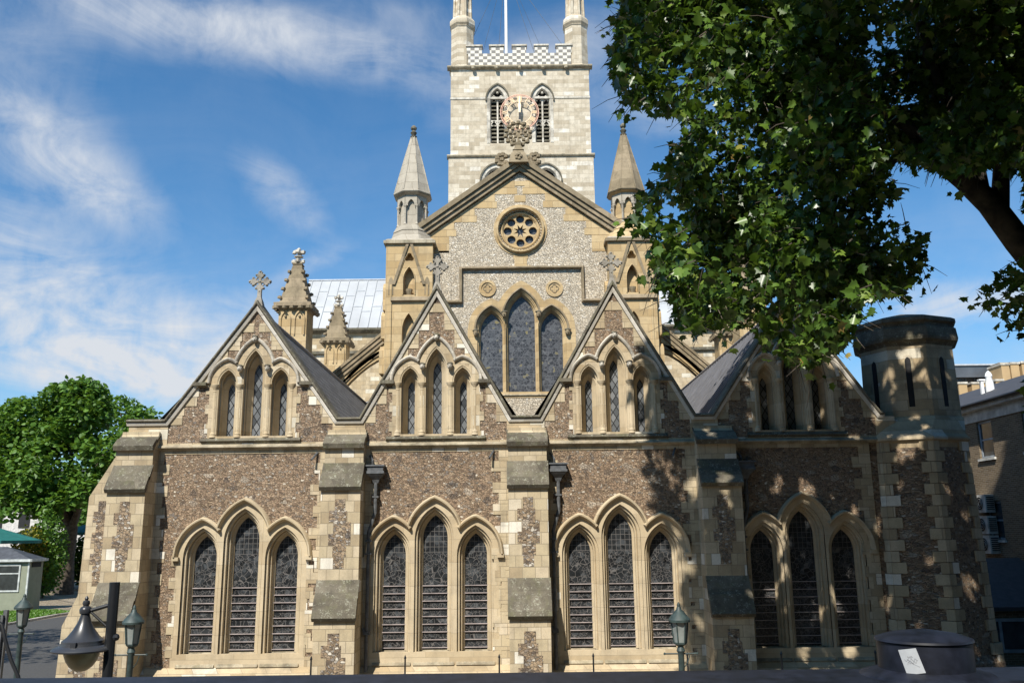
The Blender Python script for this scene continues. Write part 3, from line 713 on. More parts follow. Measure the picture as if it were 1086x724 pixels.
# rose window
mb = MB()
def ring(prof, m): mb.loft([[(QC+r*math.cos(2*math.pi*i/40), QY+y, RZ+r*math.sin(2*math.pi*i/40)) for i in range(40)] for r, y in prof], m, True)
ring([(1.32, .02), (1.32, -.04), (1.14, -.04)], m_yel)
ring([(1.20, -.03), (1.2, -.14), (1.16, -.2), (1.10, -.2), (1.06, -.1), (1.05, .1), (.98, .14), (.96, .05), (.90, .02), (.84, .08), (.82, .22)], m_yel)
for i in range(44):
    a = 2*math.pi*i/44; mb.ball((QC+1.03*math.cos(a), QY-.0, RZ+1.03*math.sin(a)), .042, m_brown, 6)
hs = []
for k in range(8):
    a = math.pi/8*0+k*math.pi/4+math.pi/2; hs.append(circ(.205, 14, QC+.62*math.cos(a), RZ+.62*math.sin(a)))
hs.append([(QC+(.36 if i % 2 else .15)*math.cos(2*math.pi*i/16+math.pi/2), RZ+(.36 if i % 2 else .15)*math.sin(2*math.pi*i/16+math.pi/2)) for i in range(16)])
mb.plate(circ(.90), hs, QY+.12, QY+.25, m_yel)
rose = P(mb, 'rose_window'); g = MB(); g.prism_y(circ(.9, 24), QY+.3, QY+.33, m_gl_ch); P(g, 'pane', rose)
# raking cornice and choir roof
for sgn in (-1, 1):
    mb = MB(); p0 = (QC+sgn*4.95, 18.55); p1 = (QC, 22.10)
    if sgn > 0: p0, p1 = p1, p0
    for q0, q1, y in ((.0, .18, -.18), (.20, .38, -.28), (.40, .58, -.38), (.58, .66, -.30)):
        d = Vector((p1[0]-p0[0], p1[1]-p0[1])).normalized(); N = Vector((-d.y, d.x))
        def off(p, q, apex):
            if apex: return (QC, 22.10+q/abs(N.y))
            return (p[0]+N.x*q, p[1]+N.y*q)
        A0, A1 = off(p0, q0, p0[0] == QC), off(p1, q0, p1[0] == QC); B0, B1 = off(p0, q1, p0[0] == QC), off(p1, q1, p1[0] == QC)
        mb.prism_y([A0, A1, B1, B0], QY+y, QY+.8, m_brown)
    P(mb, 'raking_cornice')
gable_roof(QC, 22.3, QC-5.2, QC+5.2, 18.5, 18.5, QY+.6, 64, m_lead)
mb = MB(); mb.box(QC-4.9, QC-4.3, QY+.8, 64, 6, 18.5, m_yel); mb.box(QC+4.3, QC+4.9, QY+.8, 64, 6, 18.5, m_yel); P(mb, 'clerestory_wall')
# aisle blocks behind the chapels
mb = MB()
for s_ in (-1, 1):
    a, b = sorted((QC+s_*4.9, QC+s_*11.2)); mb.box(a, b, 45.05, 63, 0, 10.2, m_flint)
    mb.prism_y([(QC+s_*4.9, 10.2), (QC+s_*11.3, 10.2), (QC+s_*4.9, 12.2)], 45.05, 63, m_lead)
P(mb, 'aisle')
# finial above the gable
mb = MB(); fx, fy = .42, QY-.05; fz = 22.6
mb.loft([[(fx-a, fy-a, z), (fx+a, fy-a, z), (fx+a, fy+a, z), (fx-a, fy+a, z)] for a, z in ((.5, fz-.2), (.42, fz+.1), (.36, fz+.3), (.24, fz+.52), (.28, fz+.56), (.22, fz+.62), (.14, fz+.85), (.18, fz+1.0))], m_brown, True, True)
cz = fz+1.5
for rr_, k_, br_ in ((.62, 14, .13), (.40, 10, .11), (.18, 5, .1)):
    for i in range(k_):
        a = 2*math.pi*i/k_+rr_; mb.ball((fx+rr_*math.cos(a), fy, cz+rr_*math.sin(a)), br_, m_brown, 7, (1, 1.2, 1), .25)
for a in range(4):
    ca, sa = math.cos(a*math.pi/4), math.sin(a*math.pi/4); mb.tube([(fx-.62*ca, fy, cz-.62*sa), (fx+.62*ca, fy, cz+.62*sa)], .045, m_brown, 6)
mb.tube([(fx+.58*math.cos(i*math.pi/12), fy, cz+.58*math.sin(i*math.pi/12)) for i in range(25)], .06, m_brown, 6)
for dx in (-.82, .82):
    for i in range(9): a = i*.7; mb.ball((fx+dx+.24*math.cos(a)*(1 if i else 0), fy-.05, fz+.12+.26*math.sin(a)*(1 if i else 0)), .15, m_brown, 7, (1, 1, 1), .25)
for i in range(5): mb.ball((fx+.12*math.cos(i*1.26), fy-.45, fz+.12+.12*math.sin(i*1.26)), .1, m_brown, 7, (1, 1, 1), .2)
P(mb, 'gable_finial', smooth=False)

# ---- choir corner turrets
def choir_turret(cx, brown):
    ms = m_brown if brown else m_spire; sy = QY+.2
    mb = MB(); h = 1.12; y0 = QY-.75; y1 = QY+1.5
    N1 = Arch(cx, .26, 16.3, 16.95, 15.6); N2 = Arch(cx, .30, 13.9, 14.7, 12.4)
    TZ = 17.45; tre = [p for k in range(3) for p in []]
    def trefoil(c, z, r):
        out = []
        for k in range(3):
            a = math.pi/2+k*2*math.pi/3
            for i in range(7): b = a-1.6+3.2*i/6; out.append((c+r*.62*math.cos(a)+r*.55*math.cos(b), z+r*.62*math.sin(a)+r*.55*math.sin(b)))
        return out
    mb.plate([(cx-h, 6), (cx-h, 18.2), (cx+h, 18.2), (cx+h, 6)], [N1.pts(0, 7), N2.pts(0, 7), trefoil(cx, TZ, .2)], y0, y0+.35, m_yel)
    mb.box(cx-h+.005, cx+h-.005, y0+.34, y1, 6, 18.2, m_yel)
    for s_ in (-1, 1):        # gablet ribs and side shafts
        mb.prism_y([(cx+s_*.10-.07, 18.1), (cx+s_*.10+.07, 18.1), (cx+s_*.72+.06, 16.1), (cx+s_*.72-.08, 16.1)], y0-.08, y0+.05, m_brown)
        mb.prism_y([(cx+s_*.22-.02, 17.5), (cx+s_*.22+.05, 17.5), (cx+s_*.6+.02, 16.25), (cx+s_*.6-.06, 16.25)], y0-.04, y0+.05, m_yel)
        mb.box(cx+s_*.86-.05, cx+s_*.86+.05, y0+.0-.06, y0+.02, 12, 16.1, m_yel)
        mb.prism_y(Arch(cx+s_*.86, .12, 16.2, 16.5, 15.6).pts(0, 5), y0-.012, y0+.02, m_brown)
        for zz, ex in ((16.3, .0), (14.9, .05), (13.2, .10)): mb.prism_x([(y0+.3-ex, zz-1.35), (y0+.3-ex, zz-.25), (y0+.5, zz), (y0+1.1, zz), (y0+1.1, zz-1.35)], cx+s_*h-.06*s_, cx+s_*(h+.16+ex), m_yel)
    mb.prism_x([(y0+.05, 15.55), (y0-.1, 15.45), (y0-.14, 15.3), (y0+.05, 15.2)], cx-.85, cx+h, m_brown)
    mb.loft([N1.pts(.05, 7) and [(x, y0-.03, z) for x, z in N1.pts(.06, 7)], [(x, y0-.06, z) for x, z in N1.pts(.02, 7)], [(x, y0+.02, z) for x, z in N1.pts(0, 7)]], m_yel)
    mb.lathe(cx, y0+.12, [(.10, 15.6), (.16, 15.8), (.17, 15.9), (.1, 15.92)], m_brown, 8)
    mb.box(cx-h-.12, cx+h+.12, y0-.12, y1+.1, 18.15, 18.3, m_brown if brown else m_string)
    t_ = P(mb, 'choir_turret', label='brown weathered turret' if brown else None)
    mb = MB()
    yc = QY+.35
    def ok(r, z, n=8): return [(cx+r*math.cos(R(22.5)+k*2*math.pi/n), yc+r*math.sin(R(22.5)+k*2*math.pi/n), z) for k in range(n)]
    mb.loft([[(cx+a*sx, yc+a*sy_, z) for sx, sy_ in ((-1, -1), (-.4, -1), (.4, -1), (1, -1), (1, -.4), (1, .4), (1, 1), (.4, 1), (-.4, 1), (-1, 1), (-1, .4), (-1, -.4))] for a, z in ((1.16, 18.3), (1.14, 18.36), (1.05, 18.42))], m_spire, True, True)
    mb.loft([ok(1.2, 18.36), ok(1.08, 18.62), ok(1.05, 18.66), ok(.95, 18.92), ok(.98, 18.95), ok(.84, 19.2), ok(.80, 19.28), ok(.62, 19.3), ok(.62, 20.75), ok(.82, 20.8), ok(.95, 20.86)], m_yel if brown else m_spire, True, True)
    for k in range(8):
        a = R(22.5)+k*math.pi/4; mb.lathe(cx+.74*math.cos(a), yc+.74*math.sin(a), [(.09, 19.28), (.06, 19.36), (.05, 19.4), (.05, 20.15), (.09, 20.25), (.09, 20.3)], m_spire, 6)
        a2 = a+math.pi/8; n2 = Vector((math.cos(a2), math.sin(a2), 0)); t2 = Vector((-n2.y, n2.x, 0)); c2 = Vector((cx, yc, 0))+n2*.70
        A_ = Arch(0, .16, 20.3, 20.58, 20.25); ins = A_.pts(0, 6); w_ = .29
        vs = [c2+t2*x+n2*.03+Vector((0, 0, z)) for x, z in ins]
        outp = [(-w_, 20.25)]+[(-w_, 20.8)]*6+[(0, 20.8)]+[(w_, 20.8)]*5+[(w_, 20.25)]
        outp = outp[:len(ins)-1]+[(w_, 20.25)]; ov = [c2+t2*x+n2*.03+Vector((0, 0, z)) for x, z in outp]
        mb.loft([[tuple(v) for v in ov], [tuple(v) for v in vs], [tuple(v-n2*.1) for v in vs]], m_spire)
    mb.loft([ok(.80, 20.80), ok(.96, 20.9), ok(1.0, 20.95), ok(.98, 21.02), ok(.92, 21.06)], ms, True, True)
    P(mb, 'arcaded_shaft', t_)
    mb = MB(); mb.loft([ok(.94, 21.04), ok(.75, 21.8), ok(.5, 22.8), ok(.27, 23.7), ok(.14, 24.15)], ms, True, True)
    for k in range(8):
        a = R(22.5)+k*math.pi/4; mb.tube([(cx+r*math.cos(a), yc+r*math.sin(a), z) for r, z in ((.95, 21.04), (.5, 22.8), (.14, 24.15))], .03, ms, 5)
    mb.lathe(cx, yc, [(.12, 24.12), (.17, 24.17), (.17, 24.22), (.09, 24.26), (.13, 24.34), (.17, 24.42), (.1, 24.5), (.08, 24.54), (.15, 24.62), (.16, 24.7), (.08, 24.8), (.02, 24.84)], m_weath, 10)
    P(mb, 'spire', t_)
choir_turret(-4.88, False); choir_turret(5.78, True)

# ---- flying buttresses beside the choir
for s_ in (-1, 1):
    mb = MB(); YF = 43.0
    if s_ < 0: p0, p1 = at(410, 350, YF), at(352, 397, YF)
    else: p0, p1 = at(700, 344, YF), at(762, 396, YF)
    p1 = (p1[0]+(p1[0]-p0[0])*.6, p1[1]+(p1[1]-p0[1])*.6)
    dz = lambda p, k: (p[0], p[1]-k)
    for a, b, y, m in ((0, .16, -.32, m_brown), (.18, .40, -.26, m_brown), (.42, .62, -.20, m_brown), (.62, .95, -.12, m_yel)):
        mb.prism_y([dz(p0, a), dz(p1, a), dz(p1, b), dz(p0, b)], YF+y, YF+.5, m)
    # the arch below
    for rr0, rr1, y in ((0, .22, -.12), (.24, .42, -.05)):
        up_, lo = [], []
        for i in range(11):
            t = i/10; x = p0[0]+(p1[0]-p0[0])*t; zb = p0[1]-.95+(p1[1]-p0[1])*(1-math.cos(t*math.pi/2))*1.25
            zb = p0[1]-1.0+(p1[1]-p0[1]-1.2)*t**1.55
            up_.append((x, zb-rr0)); lo.append((x, zb-rr1))
        mb.prism_y(up_+lo[::-1], YF+y, YF+.4, m_yel if rr0 else m_brown)
    P(mb, 'flying_buttress')

# ---- crocketed pinnacles of the aisle
def pinnacle(cx, cy, zb, zs, zt, w, m=m_brown):
    mb = MB(); mb.box(cx-w, cx+w, cy-w, cy+w, 0, zs, m_yel)
    for s_ in (-.5, .5):          # blind arches on front and side
        for fx_, fy_ in ((cx+s_*w, cy-w-.001),):
            A_ = Arch(fx_, w*.30, zs-w*.75, zs-w*.2, zs-1.9*w)
            mb.loft([[(x, cy-w-.06, z) for x, z in A_.pts(.06, 5)], [(x, cy-w-.06, z) for x, z in A_.pts(0, 5)], [(x, cy-w+.0, z) for x, z in A_.pts(-.02, 5)]], m_yel)
            mb.ball((fx_, cy-w-.03, zs-w*.55), w*.10, m_brown, 6)
    sq = lambda a, z: [(cx-a, cy-a, z), (cx+a, cy-a, z), (cx+a, cy+a, z), (cx-a, cy+a, z)]
    mb.loft([sq(w+.02, zs-.02), sq(w+.2, zs+.12), sq(w+.22, zs+.28), sq(w+.06, zs+.34)], m, True, True)
    for i in range(5):
        for fx_, fy_ in ((cx-w-.1+(2*w+.2)*i/4, cy-w-.18), (cx+w+.18, cy-w-.1+(2*w+.2)*i/4), (cx-w-.18, cy-w-.1+(2*w+.2)*i/4)): mb.ball((fx_, fy_, zs+.06), .13, m, 6, (1, 1, 1), .2)
    hh = zt-zs-.34; t0 = zs+.34+hh*.68
    mb.loft([sq(w, zs+.34), sq(w*.32, t0), sq(w*.38, t0+.04), sq(w*.3, t0+.12)], m, True, True)
    for i in range(4):
        t = .12+.23*i; a = w*(1-.68*t)+.04; z = zs+.34+(t0-zs-.34)*t
        for sx, sy_ in ((-1, -1), (1, -1), (1, 1), (-1, 1)): mb.ball((cx+sx*a, cy+sy_*a, z), .11*w/.6, m, 6, (1, 1, .8), .25)
    zz = t0+.1; H_ = zt-zz
    mb.lathe(cx, cy, [(w*.25, zz), (w*.16, zz+H_*.3), (w*.14, zz+H_*.38), (w*.34, zz+H_*.42), (w*.34, zz+H_*.46), (w*.12, zz+H_*.5), (w*.10, zz+H_*.8), (w*.03, zt)], m_cope, 8)
    for sx, sy_ in ((-1, 0), (1, 0), (0, -1), (0, 1)):
        mb.ball((cx+sx*w*.34, cy+sy_*w*.34, zz+H_*.15), w*.18, m_cope, 6, (1, 1, 1), .3); mb.ball((cx+sx*w*.3, cy+sy_*w*.3, zz+H_*.72), w*.2, m_cope, 6, (1, 1, .9), .3)
    mb.ball((cx, cy, zz+H_*.88), w*.16, m_cope, 6)
    P(mb, 'pinnacle')
x1_, z1_ = at(311, 330, 40); pinnacle(x1_, 40.6, 0, z1_+.1, at(314, 263, 40.6)[1], .66)
x2_, z2_ = at(356, 366, 50); pinnacle(x2_, 50.5, 0, z2_+.1, at(356, 312, 50.5)[1], .62)
x3_, z3_ = at(773, 357, 50); pinnacle(x3_, 50.5, 0, z3_, at(772, 298, 50.5)[1], .62)
x4_, z4_ = at(797, 320, 40); pinnacle(x4_, 40.6, 0, z4_, z4_+3.2, .66)

# ---- transept roof and walls behind
TY0 = 62.0; zr, ze = at(370, 299, TY0+3)[1]+.2, at(370, 348, TY0)[1]
for (xa, xb) in ((at(313, 320, TY0)[0], -5.3), (7.0, 16.4)):
    mb = MB(); mb.add([(xa, TY0, ze), (xb, TY0, ze), (xb, TY0+4, zr+.2), (xa, TY0+4, zr+.2), (xb, TY0+8, ze), (xa, TY0+8, ze)], [(0, 1, 2, 3), (3, 2, 4, 5), (0, 3, 5), (1, 2, 4)], m_zinc)
    x = xa+.3; k = 0
    while x < xb:
        mb.tube([(x, TY0-.02, ze+.03), (x, TY0+4, zr+.23)], .035, m_zinc, 5); x += .72
    for q in (.33, .66):
        x = xa+.3; j = 0
        while x < xb-.7:
            qq = q+(.10 if j % 2 else 0); mb.box(x, x+.72, TY0+4*qq-.03, TY0+4*qq+.03, ze+(zr+.2-ze)*qq-.0, ze+(zr+.2-ze)*qq+.05, m_lead); x += .72; j += 1
    mb.tube([(xa, TY0+4, zr+.25), (xb, TY0+4, zr+.25)], .08, m_lead, 6)
    P(mb, 'transept_roof')
for (xa, xb) in ((at(313, 320, TY0)[0]+.2, -5.3), (7.0, 16.2)):
    mb = MB(); mb.box(xa, xb, TY0+.3, TY0+7.6, 0, ze, m_ash)
    mb.prism_x([(TY0+.35, ze), (TY0-.15, ze), (TY0-.15, ze-.15), (TY0+.1, ze-.3), (TY0+.35, ze-.32)], xa-.1, xb, m_weath)
    mb.prism_x([(TY0+.35, ze-1.6), (TY0+.1, ze-1.65), (TY0+.1, ze-1.85), (TY0+.35, ze-1.95)], xa-.1, xb, m_weath)
    P(mb, 'transept_wall')

# ================================================================= TOWER
TWY = 69.0; tc = .93; z_s1 = at(555, 165, 69)[1]; z_s2 = at(555, 71, 69)[1]; z_mid = at(555, 104, 69)[1]
tb = [Arch(at(527.5, 100, 69)[0], .62, at(527, 106, 69)[1], at(527, 94, 69)[1], at(527, 152, 69)[1]), Arch(at(575, 100, 69)[0], .62, at(575, 106, 69)[1], at(575, 94, 69)[1], at(575, 151, 69)[1])]
hw = 5.95
mb = MB()
lowA = [Arch(at(526, 185, 69)[0], .95, at(526, 192, 69)[1], at(526, 178.5, 69)[1], at(526, 215, 69)[1]), Arch(at(579, 185, 69)[0], .95, at(579, 192, 69)[1], at(579, 178.5, 69)[1], at(579, 215, 69)[1])]
mb.plate([(tc-hw, z_s1), (tc-hw, z_s2), (tc+hw, z_s2), (tc+hw, z_s1)], [a.pts(0, 8) for a in tb], TWY, TWY+.6, m_tower)
mb.plate([(tc-hw-.16, 10), (tc-hw-.16, z_s1), (tc+hw+.16, z_s1), (tc+hw+.16, 10)], [a.pts(0, 8) for a in lowA], TWY-.1, TWY+.6, m_tower)
mb.box(tc-hw+.005, tc+hw-.005, TWY+.62, TWY+12, 10, z_s2-.1, m_tower)
for zz, e in ((z_s1, .28), (z_s2, .3)): mb.prism_x([(TWY+.1, zz+.2), (TWY-e+.1, zz+.08), (TWY-e, zz-.05), (TWY-e+.05, zz-.14), (TWY+.1, zz-.3)], tc-hw-e, tc+hw+e, m_string)
for i in range(5): mb.ball((tc-4+2*i, TWY-.32, z_s2-.22), .2, m_string, 6, (1, 1, 1), .2)
mb.box(tc-hw-.04, tc+hw+.04, TWY-.05, TWY+.1, z_mid-.09, z_mid+.09, m_cope)
tw = P(mb, 'tower')
for a in tb+lowA:
    big = a in lowA; w_ = MB(); off = -.1 if big else 0
    w_.loft([[(x, TWY+off-.03, z) for x, z in a.pts(.30, 9)], [(x, TWY+off-.03, z) for x, z in a.pts(.02, 9)], [(x, TWY+off+.3, z) for x, z in a.pts(-.08, 9)]], m_white_st if False else m_cope)
    w_.sweep(a.pts(.30, 9, a.s-.1), [(0, TWY+off), (0, TWY+off-.15), (.12, TWY+off-.15), (.12, TWY+off)], m_weath)
    # louvres, mullion and tracery
    w_.prism_y(a.pts(.02, 9), TWY+off+.5, TWY+off+.55, m_dark)
    w_.box(a.c-.07, a.c+.07, TWY+off+.12, TWY+off+.32, a.z0, a.s+.2, m_cope)
    zm = (a.z0+a.s)/2+.1
    if not big:
        w_.box(a.c-a.a, a.c+a.a, TWY+.14, TWY+.3, zm-.08, zm+.08, m_cope)
        z = a.z0+.2
        while z < a.s-.2:
            w_.prism_x([(TWY+.2, z), (TWY+.45, z+.22), (TWY+.45, z+.3), (TWY+.2, z+.09)], a.c-a.a, a.c+a.a, m_louvre if False else m_cope2 if False else m_weath); z += .36
    for s_ in (-1, 1):
        q = a.a/2
        for zc in ((a.s-.1, zm-.55) if not big else (a.s-.1,)):
            sub = Arch(a.c+s_*q, q-.06, zc, zc+.5, zc); w_.sweep(sub.pts(0, 6), [(0, TWY+off+.14), (0, TWY+off+.28), (.07, TWY+off+.28), (.07, TWY+off+.14)], m_cope)
            w_.ball((a.c+s_*q-.17, TWY+off+.2, zc+.12), .09, m_cope, 6); w_.ball((a.c+s_*q+.17, TWY+off+.2, zc+.12), .09, m_cope, 6)
    w_.ball((a.c, TWY+off+.2, a.s+.75), .14, m_cope, 6)
    P(w_, 'belfry_window', tw)
# chequered parapet
m_chk, t, b = mat('chequer_stone'); p = pos(t); x, y, z = t.sep(p)[0:3]
ck = t.n('ShaderNodeTexChecker'); ck.inputs['Scale'].default_value = 1; ck.inputs[1].default_value = (.66, .62, .54, 1); ck.inputs[2].default_value = (.22, .205, .185, 1)
t.L.new(t.comb(t.m('ADD', t.m('MULTIPLY', x, 2.75), .13), t.m('ADD', t.m('MULTIPLY', z, 3.5), .2), .5), ck.inputs['Vector']); t.L.new(ck.outputs[0], b.inputs['Base Color']); b.inputs['Roughness'].default_value = .9
mb = MB(); zp0 = z_s2+.18; zp1 = at(555, 57, 69)[1]; zp2 = at(555, 49.5, 69)[1]; pxs = [(495, 511), (519.5, 534), (543.5, 558), (567, 581), (590, 606)]
mb.box(tc-hw+1.5, tc+hw-1.5, TWY-.05, TWY+.4, zp0, zp1, m_chk)
for a, b_ in pxs:
    xa, xb = at(a, 53, 69)[0], at(b_, 53, 69)[0]; mb.box(xa, xb, TWY-.05, TWY+.4, zp1, zp2, m_chk); mb.box(xa-.08, xb+.08, TWY-.15, TWY+.5, zp2, zp2+.14, m_cope); 
P(mb, 'parapet', tw)
for sx in (-1, 1):        # corner turrets with tall pinnacles
    mb = MB(); cx, cy = tc+sx*(hw-.96), TWY+.92
    def o8(r, z): return [(cx+r*math.cos(R(22.5)+k*math.pi/4), cy+r*math.sin(R(22.5)+k*math.pi/4), z) for k in range(8)]
    mb.loft([o8(.98, z_s2-.3), o8(1.22, z_s2-.05), o8(1.22, z_s2+.05), o8(1.06, z_s2+.2), o8(1.04, z_s2+3.9), o8(1.12, z_s2+4.0)], m_tower, True, True)
    zt = at(500, 20, 69)[1]
    mb.loft([o8(1.04, z_s2+.3), o8(1.04, zt-.6), o8(1.18, zt-.4), o8(1.18, zt), o8(1.02, zt+.25), o8(.78, zt+.5), o8(.55, zt+3.2), o8(.12, zt+9)], m_tower, True, True)
    for k in range(8):
        a = k*math.pi/4+R(22.5); mb.tube([(cx+.8*math.cos(a), cy+.8*math.sin(a), zt+.3), (cx+.74*math.cos(a), cy+.74*math.sin(a), zt+2.6)], .12, m_tower, 5); mb.ball((cx+.74*math.cos(a), cy+.74*math.sin(a), zt+2.8), .2, m_tower, 6, (1, 1, 1.6), .2)
    P(mb, 'corner_pinnacle', tw)
mb = MB(); fx = at(537, 50, 75)[0]; mb.tube([(fx, 75, z_s2-1), (fx, 75, z_s2+16)], [.17, .12], m_white, 8); fp = P(mb, 'flagpole', tw, smooth=True)
mb = MB()
for ex, ey in ((-4.3, 70.5), (6, 70.5), (-4.3, 80), (6.0, 80), (2.5, 70), (-1, 70)): mb.tube([(fx, 75, z_s2+14), (ex, ey, z_s2+1)], .018, m_pipe, 4)
P(mb, 'guy_wire', tw)
# skeleton clock dial
mb = MB(); kx, kz = at(551, 119, 68.6); ky = TWY-.35; RR = 1.62
def ringt(r, th, m): mb.tube([(kx+r*math.cos(2*math.pi*i/48), ky, kz+r*math.sin(2*math.pi*i/48)) for i in range(49)], th, m, 6, False)
m_copper = simple('red_gold_paint', (.85, .50, .36), .4, .1, .1)
ringt(RR, .035, m_copper); ringt(RR-.12, .02, m_copper); ringt(1.02, .035, m_gold)
for i in range(60):
    a = 2*math.pi*i/60; mb.tube([(kx+(RR-.12)*math.cos(a), ky, kz+(RR-.12)*math.sin(a)), (kx+RR*math.cos(a), ky, kz+RR*math.sin(a))], .02, m_copper, 4)
for s_ in (-1, 1): mb.box(kx+s_*1.5-.04, kx+s_*1.5+.04, ky, TWY, kz-.04, kz+.04, m_blackiron)
mb.box(kx-.04, kx+.04, ky, TWY, kz+1.4, kz+1.48, m_blackiron); mb.box(kx-.06, kx+.06, ky+.04, TWY, kz-.06, kz+.06, m_blackiron)
clock = P(mb, 'clock_dial', tw)
roman = ['XII', 'I', 'II', 'III', 'IIII', 'V', 'VI', 'VII', 'VIII', 'IX', 'X', 'XI']
for i, s in enumerate(roman):
    mb = MB(); a = -i*math.pi/6; wd = {'I': .11, 'V': .2, 'X': .22}; tot_w = sum(wd[q] for q in s); u = -tot_w/2
    def tp(x_, r_): return (kx+x_*math.cos(a)-r_*math.sin(a), ky, kz+x_*math.sin(a)+r_*math.cos(a))
    for q in s:
        w_ = wd[q]; r0, r1 = 1.06, 1.46; m0 = u+w_/2
        if q == 'I': mb.tube([tp(m0, r0), tp(m0, r1)], .05, m_gold, 4)
        if q == 'V': mb.tube([tp(m0-.07, r1), tp(m0, r0)], .06, m_gold, 4); mb.tube([tp(m0+.07, r1), tp(m0, r0)], .035, m_gold, 4)
        if q == 'X': mb.tube([tp(m0-.08, r1), tp(m0+.08, r0)], .06, m_gold, 4); mb.tube([tp(m0+.08, r1), tp(m0-.08, r0)], .035, m_gold, 4)
        u += w_
    P(mb, 'numeral', tw)
mb = MB(); mb.prism_y([(kx-.07, kz-.1), (kx-.1, kz+.5), (kx-.03, kz+1.45), (kx+.05, kz+1.45), (kx+.11, kz+.5), (kx+.07, kz-.1)], ky-.1, ky-.06, m_gold)
mb.prism_y([(kx-.08, kz-.05), (kx-.14, kz+.65), (kx+.0, kz+1.0), (kx+.14, kz+.6), (kx+.08, kz-.05)], ky-.15, ky-.12, m_gold); mb.prism_y([(kx-.04, kz-.1), (kx-.09, kz-.7), (kx+.09, kz-.7), (kx+.04, kz-.1)], ky-.14, ky-.11, m_blackiron)
P(mb, 'clock_hand', tw)

# ================================================================= TREES
def leaf_mat(name, cols, trans=.35, rough=.42):
    m, t, b = mat(name); at_ = t.n('ShaderNodeAttribute', attribute_name='tone'); c = t.ramp(at_.outputs['Fac'], cols)
    t.L.new(c, b.inputs['Base Color']); b.inputs['Roughness'].default_value = rough; b.inputs['Specular IOR Level'].default_value = .45
    tr = t.n('ShaderNodeBsdfTranslucent'); t.L.new(t.mix(.5, c, (.25, .42, .03)), tr.inputs[0])
    mx = t.n('ShaderNodeMixShader'); mx.inputs[0].default_value = trans; t.L.new(b.outputs[0], mx.inputs[1]); t.L.new(tr.outputs[0], mx.inputs[2])
    t.L.new(mx.outputs[0], m.node_tree.nodes['Material Output'].inputs[0]); return m
def leaf_mesh(name, C, size, m, parent, shape='plane', up_bias=.5, droop=0.0):
    """one polygon pair per leaf, lobed outline, folded along the midrib"""
    n = len(C)
    if shape == 'plane': half = np.array([(0, 0), (.16, -.02), (.34, .06), (.26, .24), (.52, .40), (.30, .48), (.26, .62), (.12, .66), (0, 1.0)])
    else: half = np.array([(0, 0), (.25, .08), (.40, .35), (.30, .7), (0, 1.0)])
    k = len(half); L = half.copy(); L[:, 0] *= -1
    loc = np.concatenate([half, L[1:-1]]); K = len(loc)
    zc = -np.abs(loc[:, 0])*.35-loc[:, 1]**2*.18
    loc3 = np.stack([loc[:, 0], loc[:, 1], zc], 1)
    nr = rng.normal(size=(n, 3)); nr[:, 2] = np.abs(nr[:, 2])*1.0+up_bias; nr /= np.linalg.norm(nr, axis=1)[:, None]
    tv = rng.normal(size=(n, 3)); tv[:, 2] -= droop; tv -= nr*(tv*nr).sum(1)[:, None]; tv /= np.linalg.norm(tv, axis=1)[:, None]
    sv = np.cross(tv, nr); s = size*rng.uniform(.6, 1.25, n)
    V = C[:, None, :]+s[:, None, None]*(loc3[None, :, 0:1]*sv[:, None, :]+loc3[None, :, 1:2]*tv[:, None, :]+loc3[None, :, 2:3]*nr[:, None, :])
    V = V.reshape(-1, 3)
    fa = list(range(k)); fb = [0]+[k+i for i in range(k-2)]+[k-1]; fb = fb[::-1]
    F = np.concatenate([np.array(fa), np.array(fb)]); idx = (np.arange(n)[:, None]*K+F[None, :]).ravel()
    me = bpy.data.meshes.new(name); me.vertices.add(len(V)); me.vertices.foreach_set('co', V.ravel().astype(np.float32))
    me.loops.add(len(idx)); me.loops.foreach_set('vertex_index', idx.astype(np.int32))
    me.polygons.add(2*n); me.polygons.foreach_set('loop_start', (np.arange(2*n)*k).astype(np.int32))
    me.materials.append(m); me.update(calc_edges=True)
    at_ = me.attributes.new('tone', 'FLOAT', 'FACE'); tone = np.repeat(rng.random(n), 2); at_.data.foreach_set('value', tone.astype(np.float32))
    me.validate()
    o = bpy.data.objects.new(name, me); COL.objects.link(o)
    if parent: o.parent = parent; o.matrix_parent_inverse = world_of(parent).inverted()
    return o
m_bark = simple('bark', (.075, .06, .045), .9, 0, .5, 5)
m_bark2 = simple('plane_bark', (.06, .05, .036), .85, 0, .55, 4)
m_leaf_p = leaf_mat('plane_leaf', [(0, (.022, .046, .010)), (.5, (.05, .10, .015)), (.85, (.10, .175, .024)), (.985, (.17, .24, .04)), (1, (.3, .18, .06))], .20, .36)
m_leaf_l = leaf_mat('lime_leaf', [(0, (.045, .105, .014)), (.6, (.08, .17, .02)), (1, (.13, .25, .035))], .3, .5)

# --- the foreground plane tree
def inpoly(px, py, poly):
    c = np.zeros(len(px), bool); j = len(poly)-1
    for i in range(len(poly)):
        xi, yi = poly[i]; xj, yj = poly[j]
        c ^= ((yi > py) != (yj > py)) & (px < (xj-xi)*(py-yi)/(yj-yi+1e-9)+xi); j = i
    return c
crown_px = [(668, -60), (655, 20), (648, 70), (660, 105), (690, 122), (716, 122), (738, 135), (720, 152), (702, 172), (700, 195), (676, 205), (668, 228), (672, 246), (690, 250), (695, 300), (712, 312), (722, 348), (760, 345), (790, 330), (803, 352), (815, 372), (845, 388), (872, 386), (905, 352), (912, 320), (960, 310), (984, 268), (978, 240), (930, 222), (958, 205), (938, 170), (984, 172), (1010, 188), (1060, 170), (1100, 190), (1100, -60)]
sprig_px = [(1036, 318), (1060, 285), (1100, 262), (1100, 352), (1080, 356), (1060, 335)]
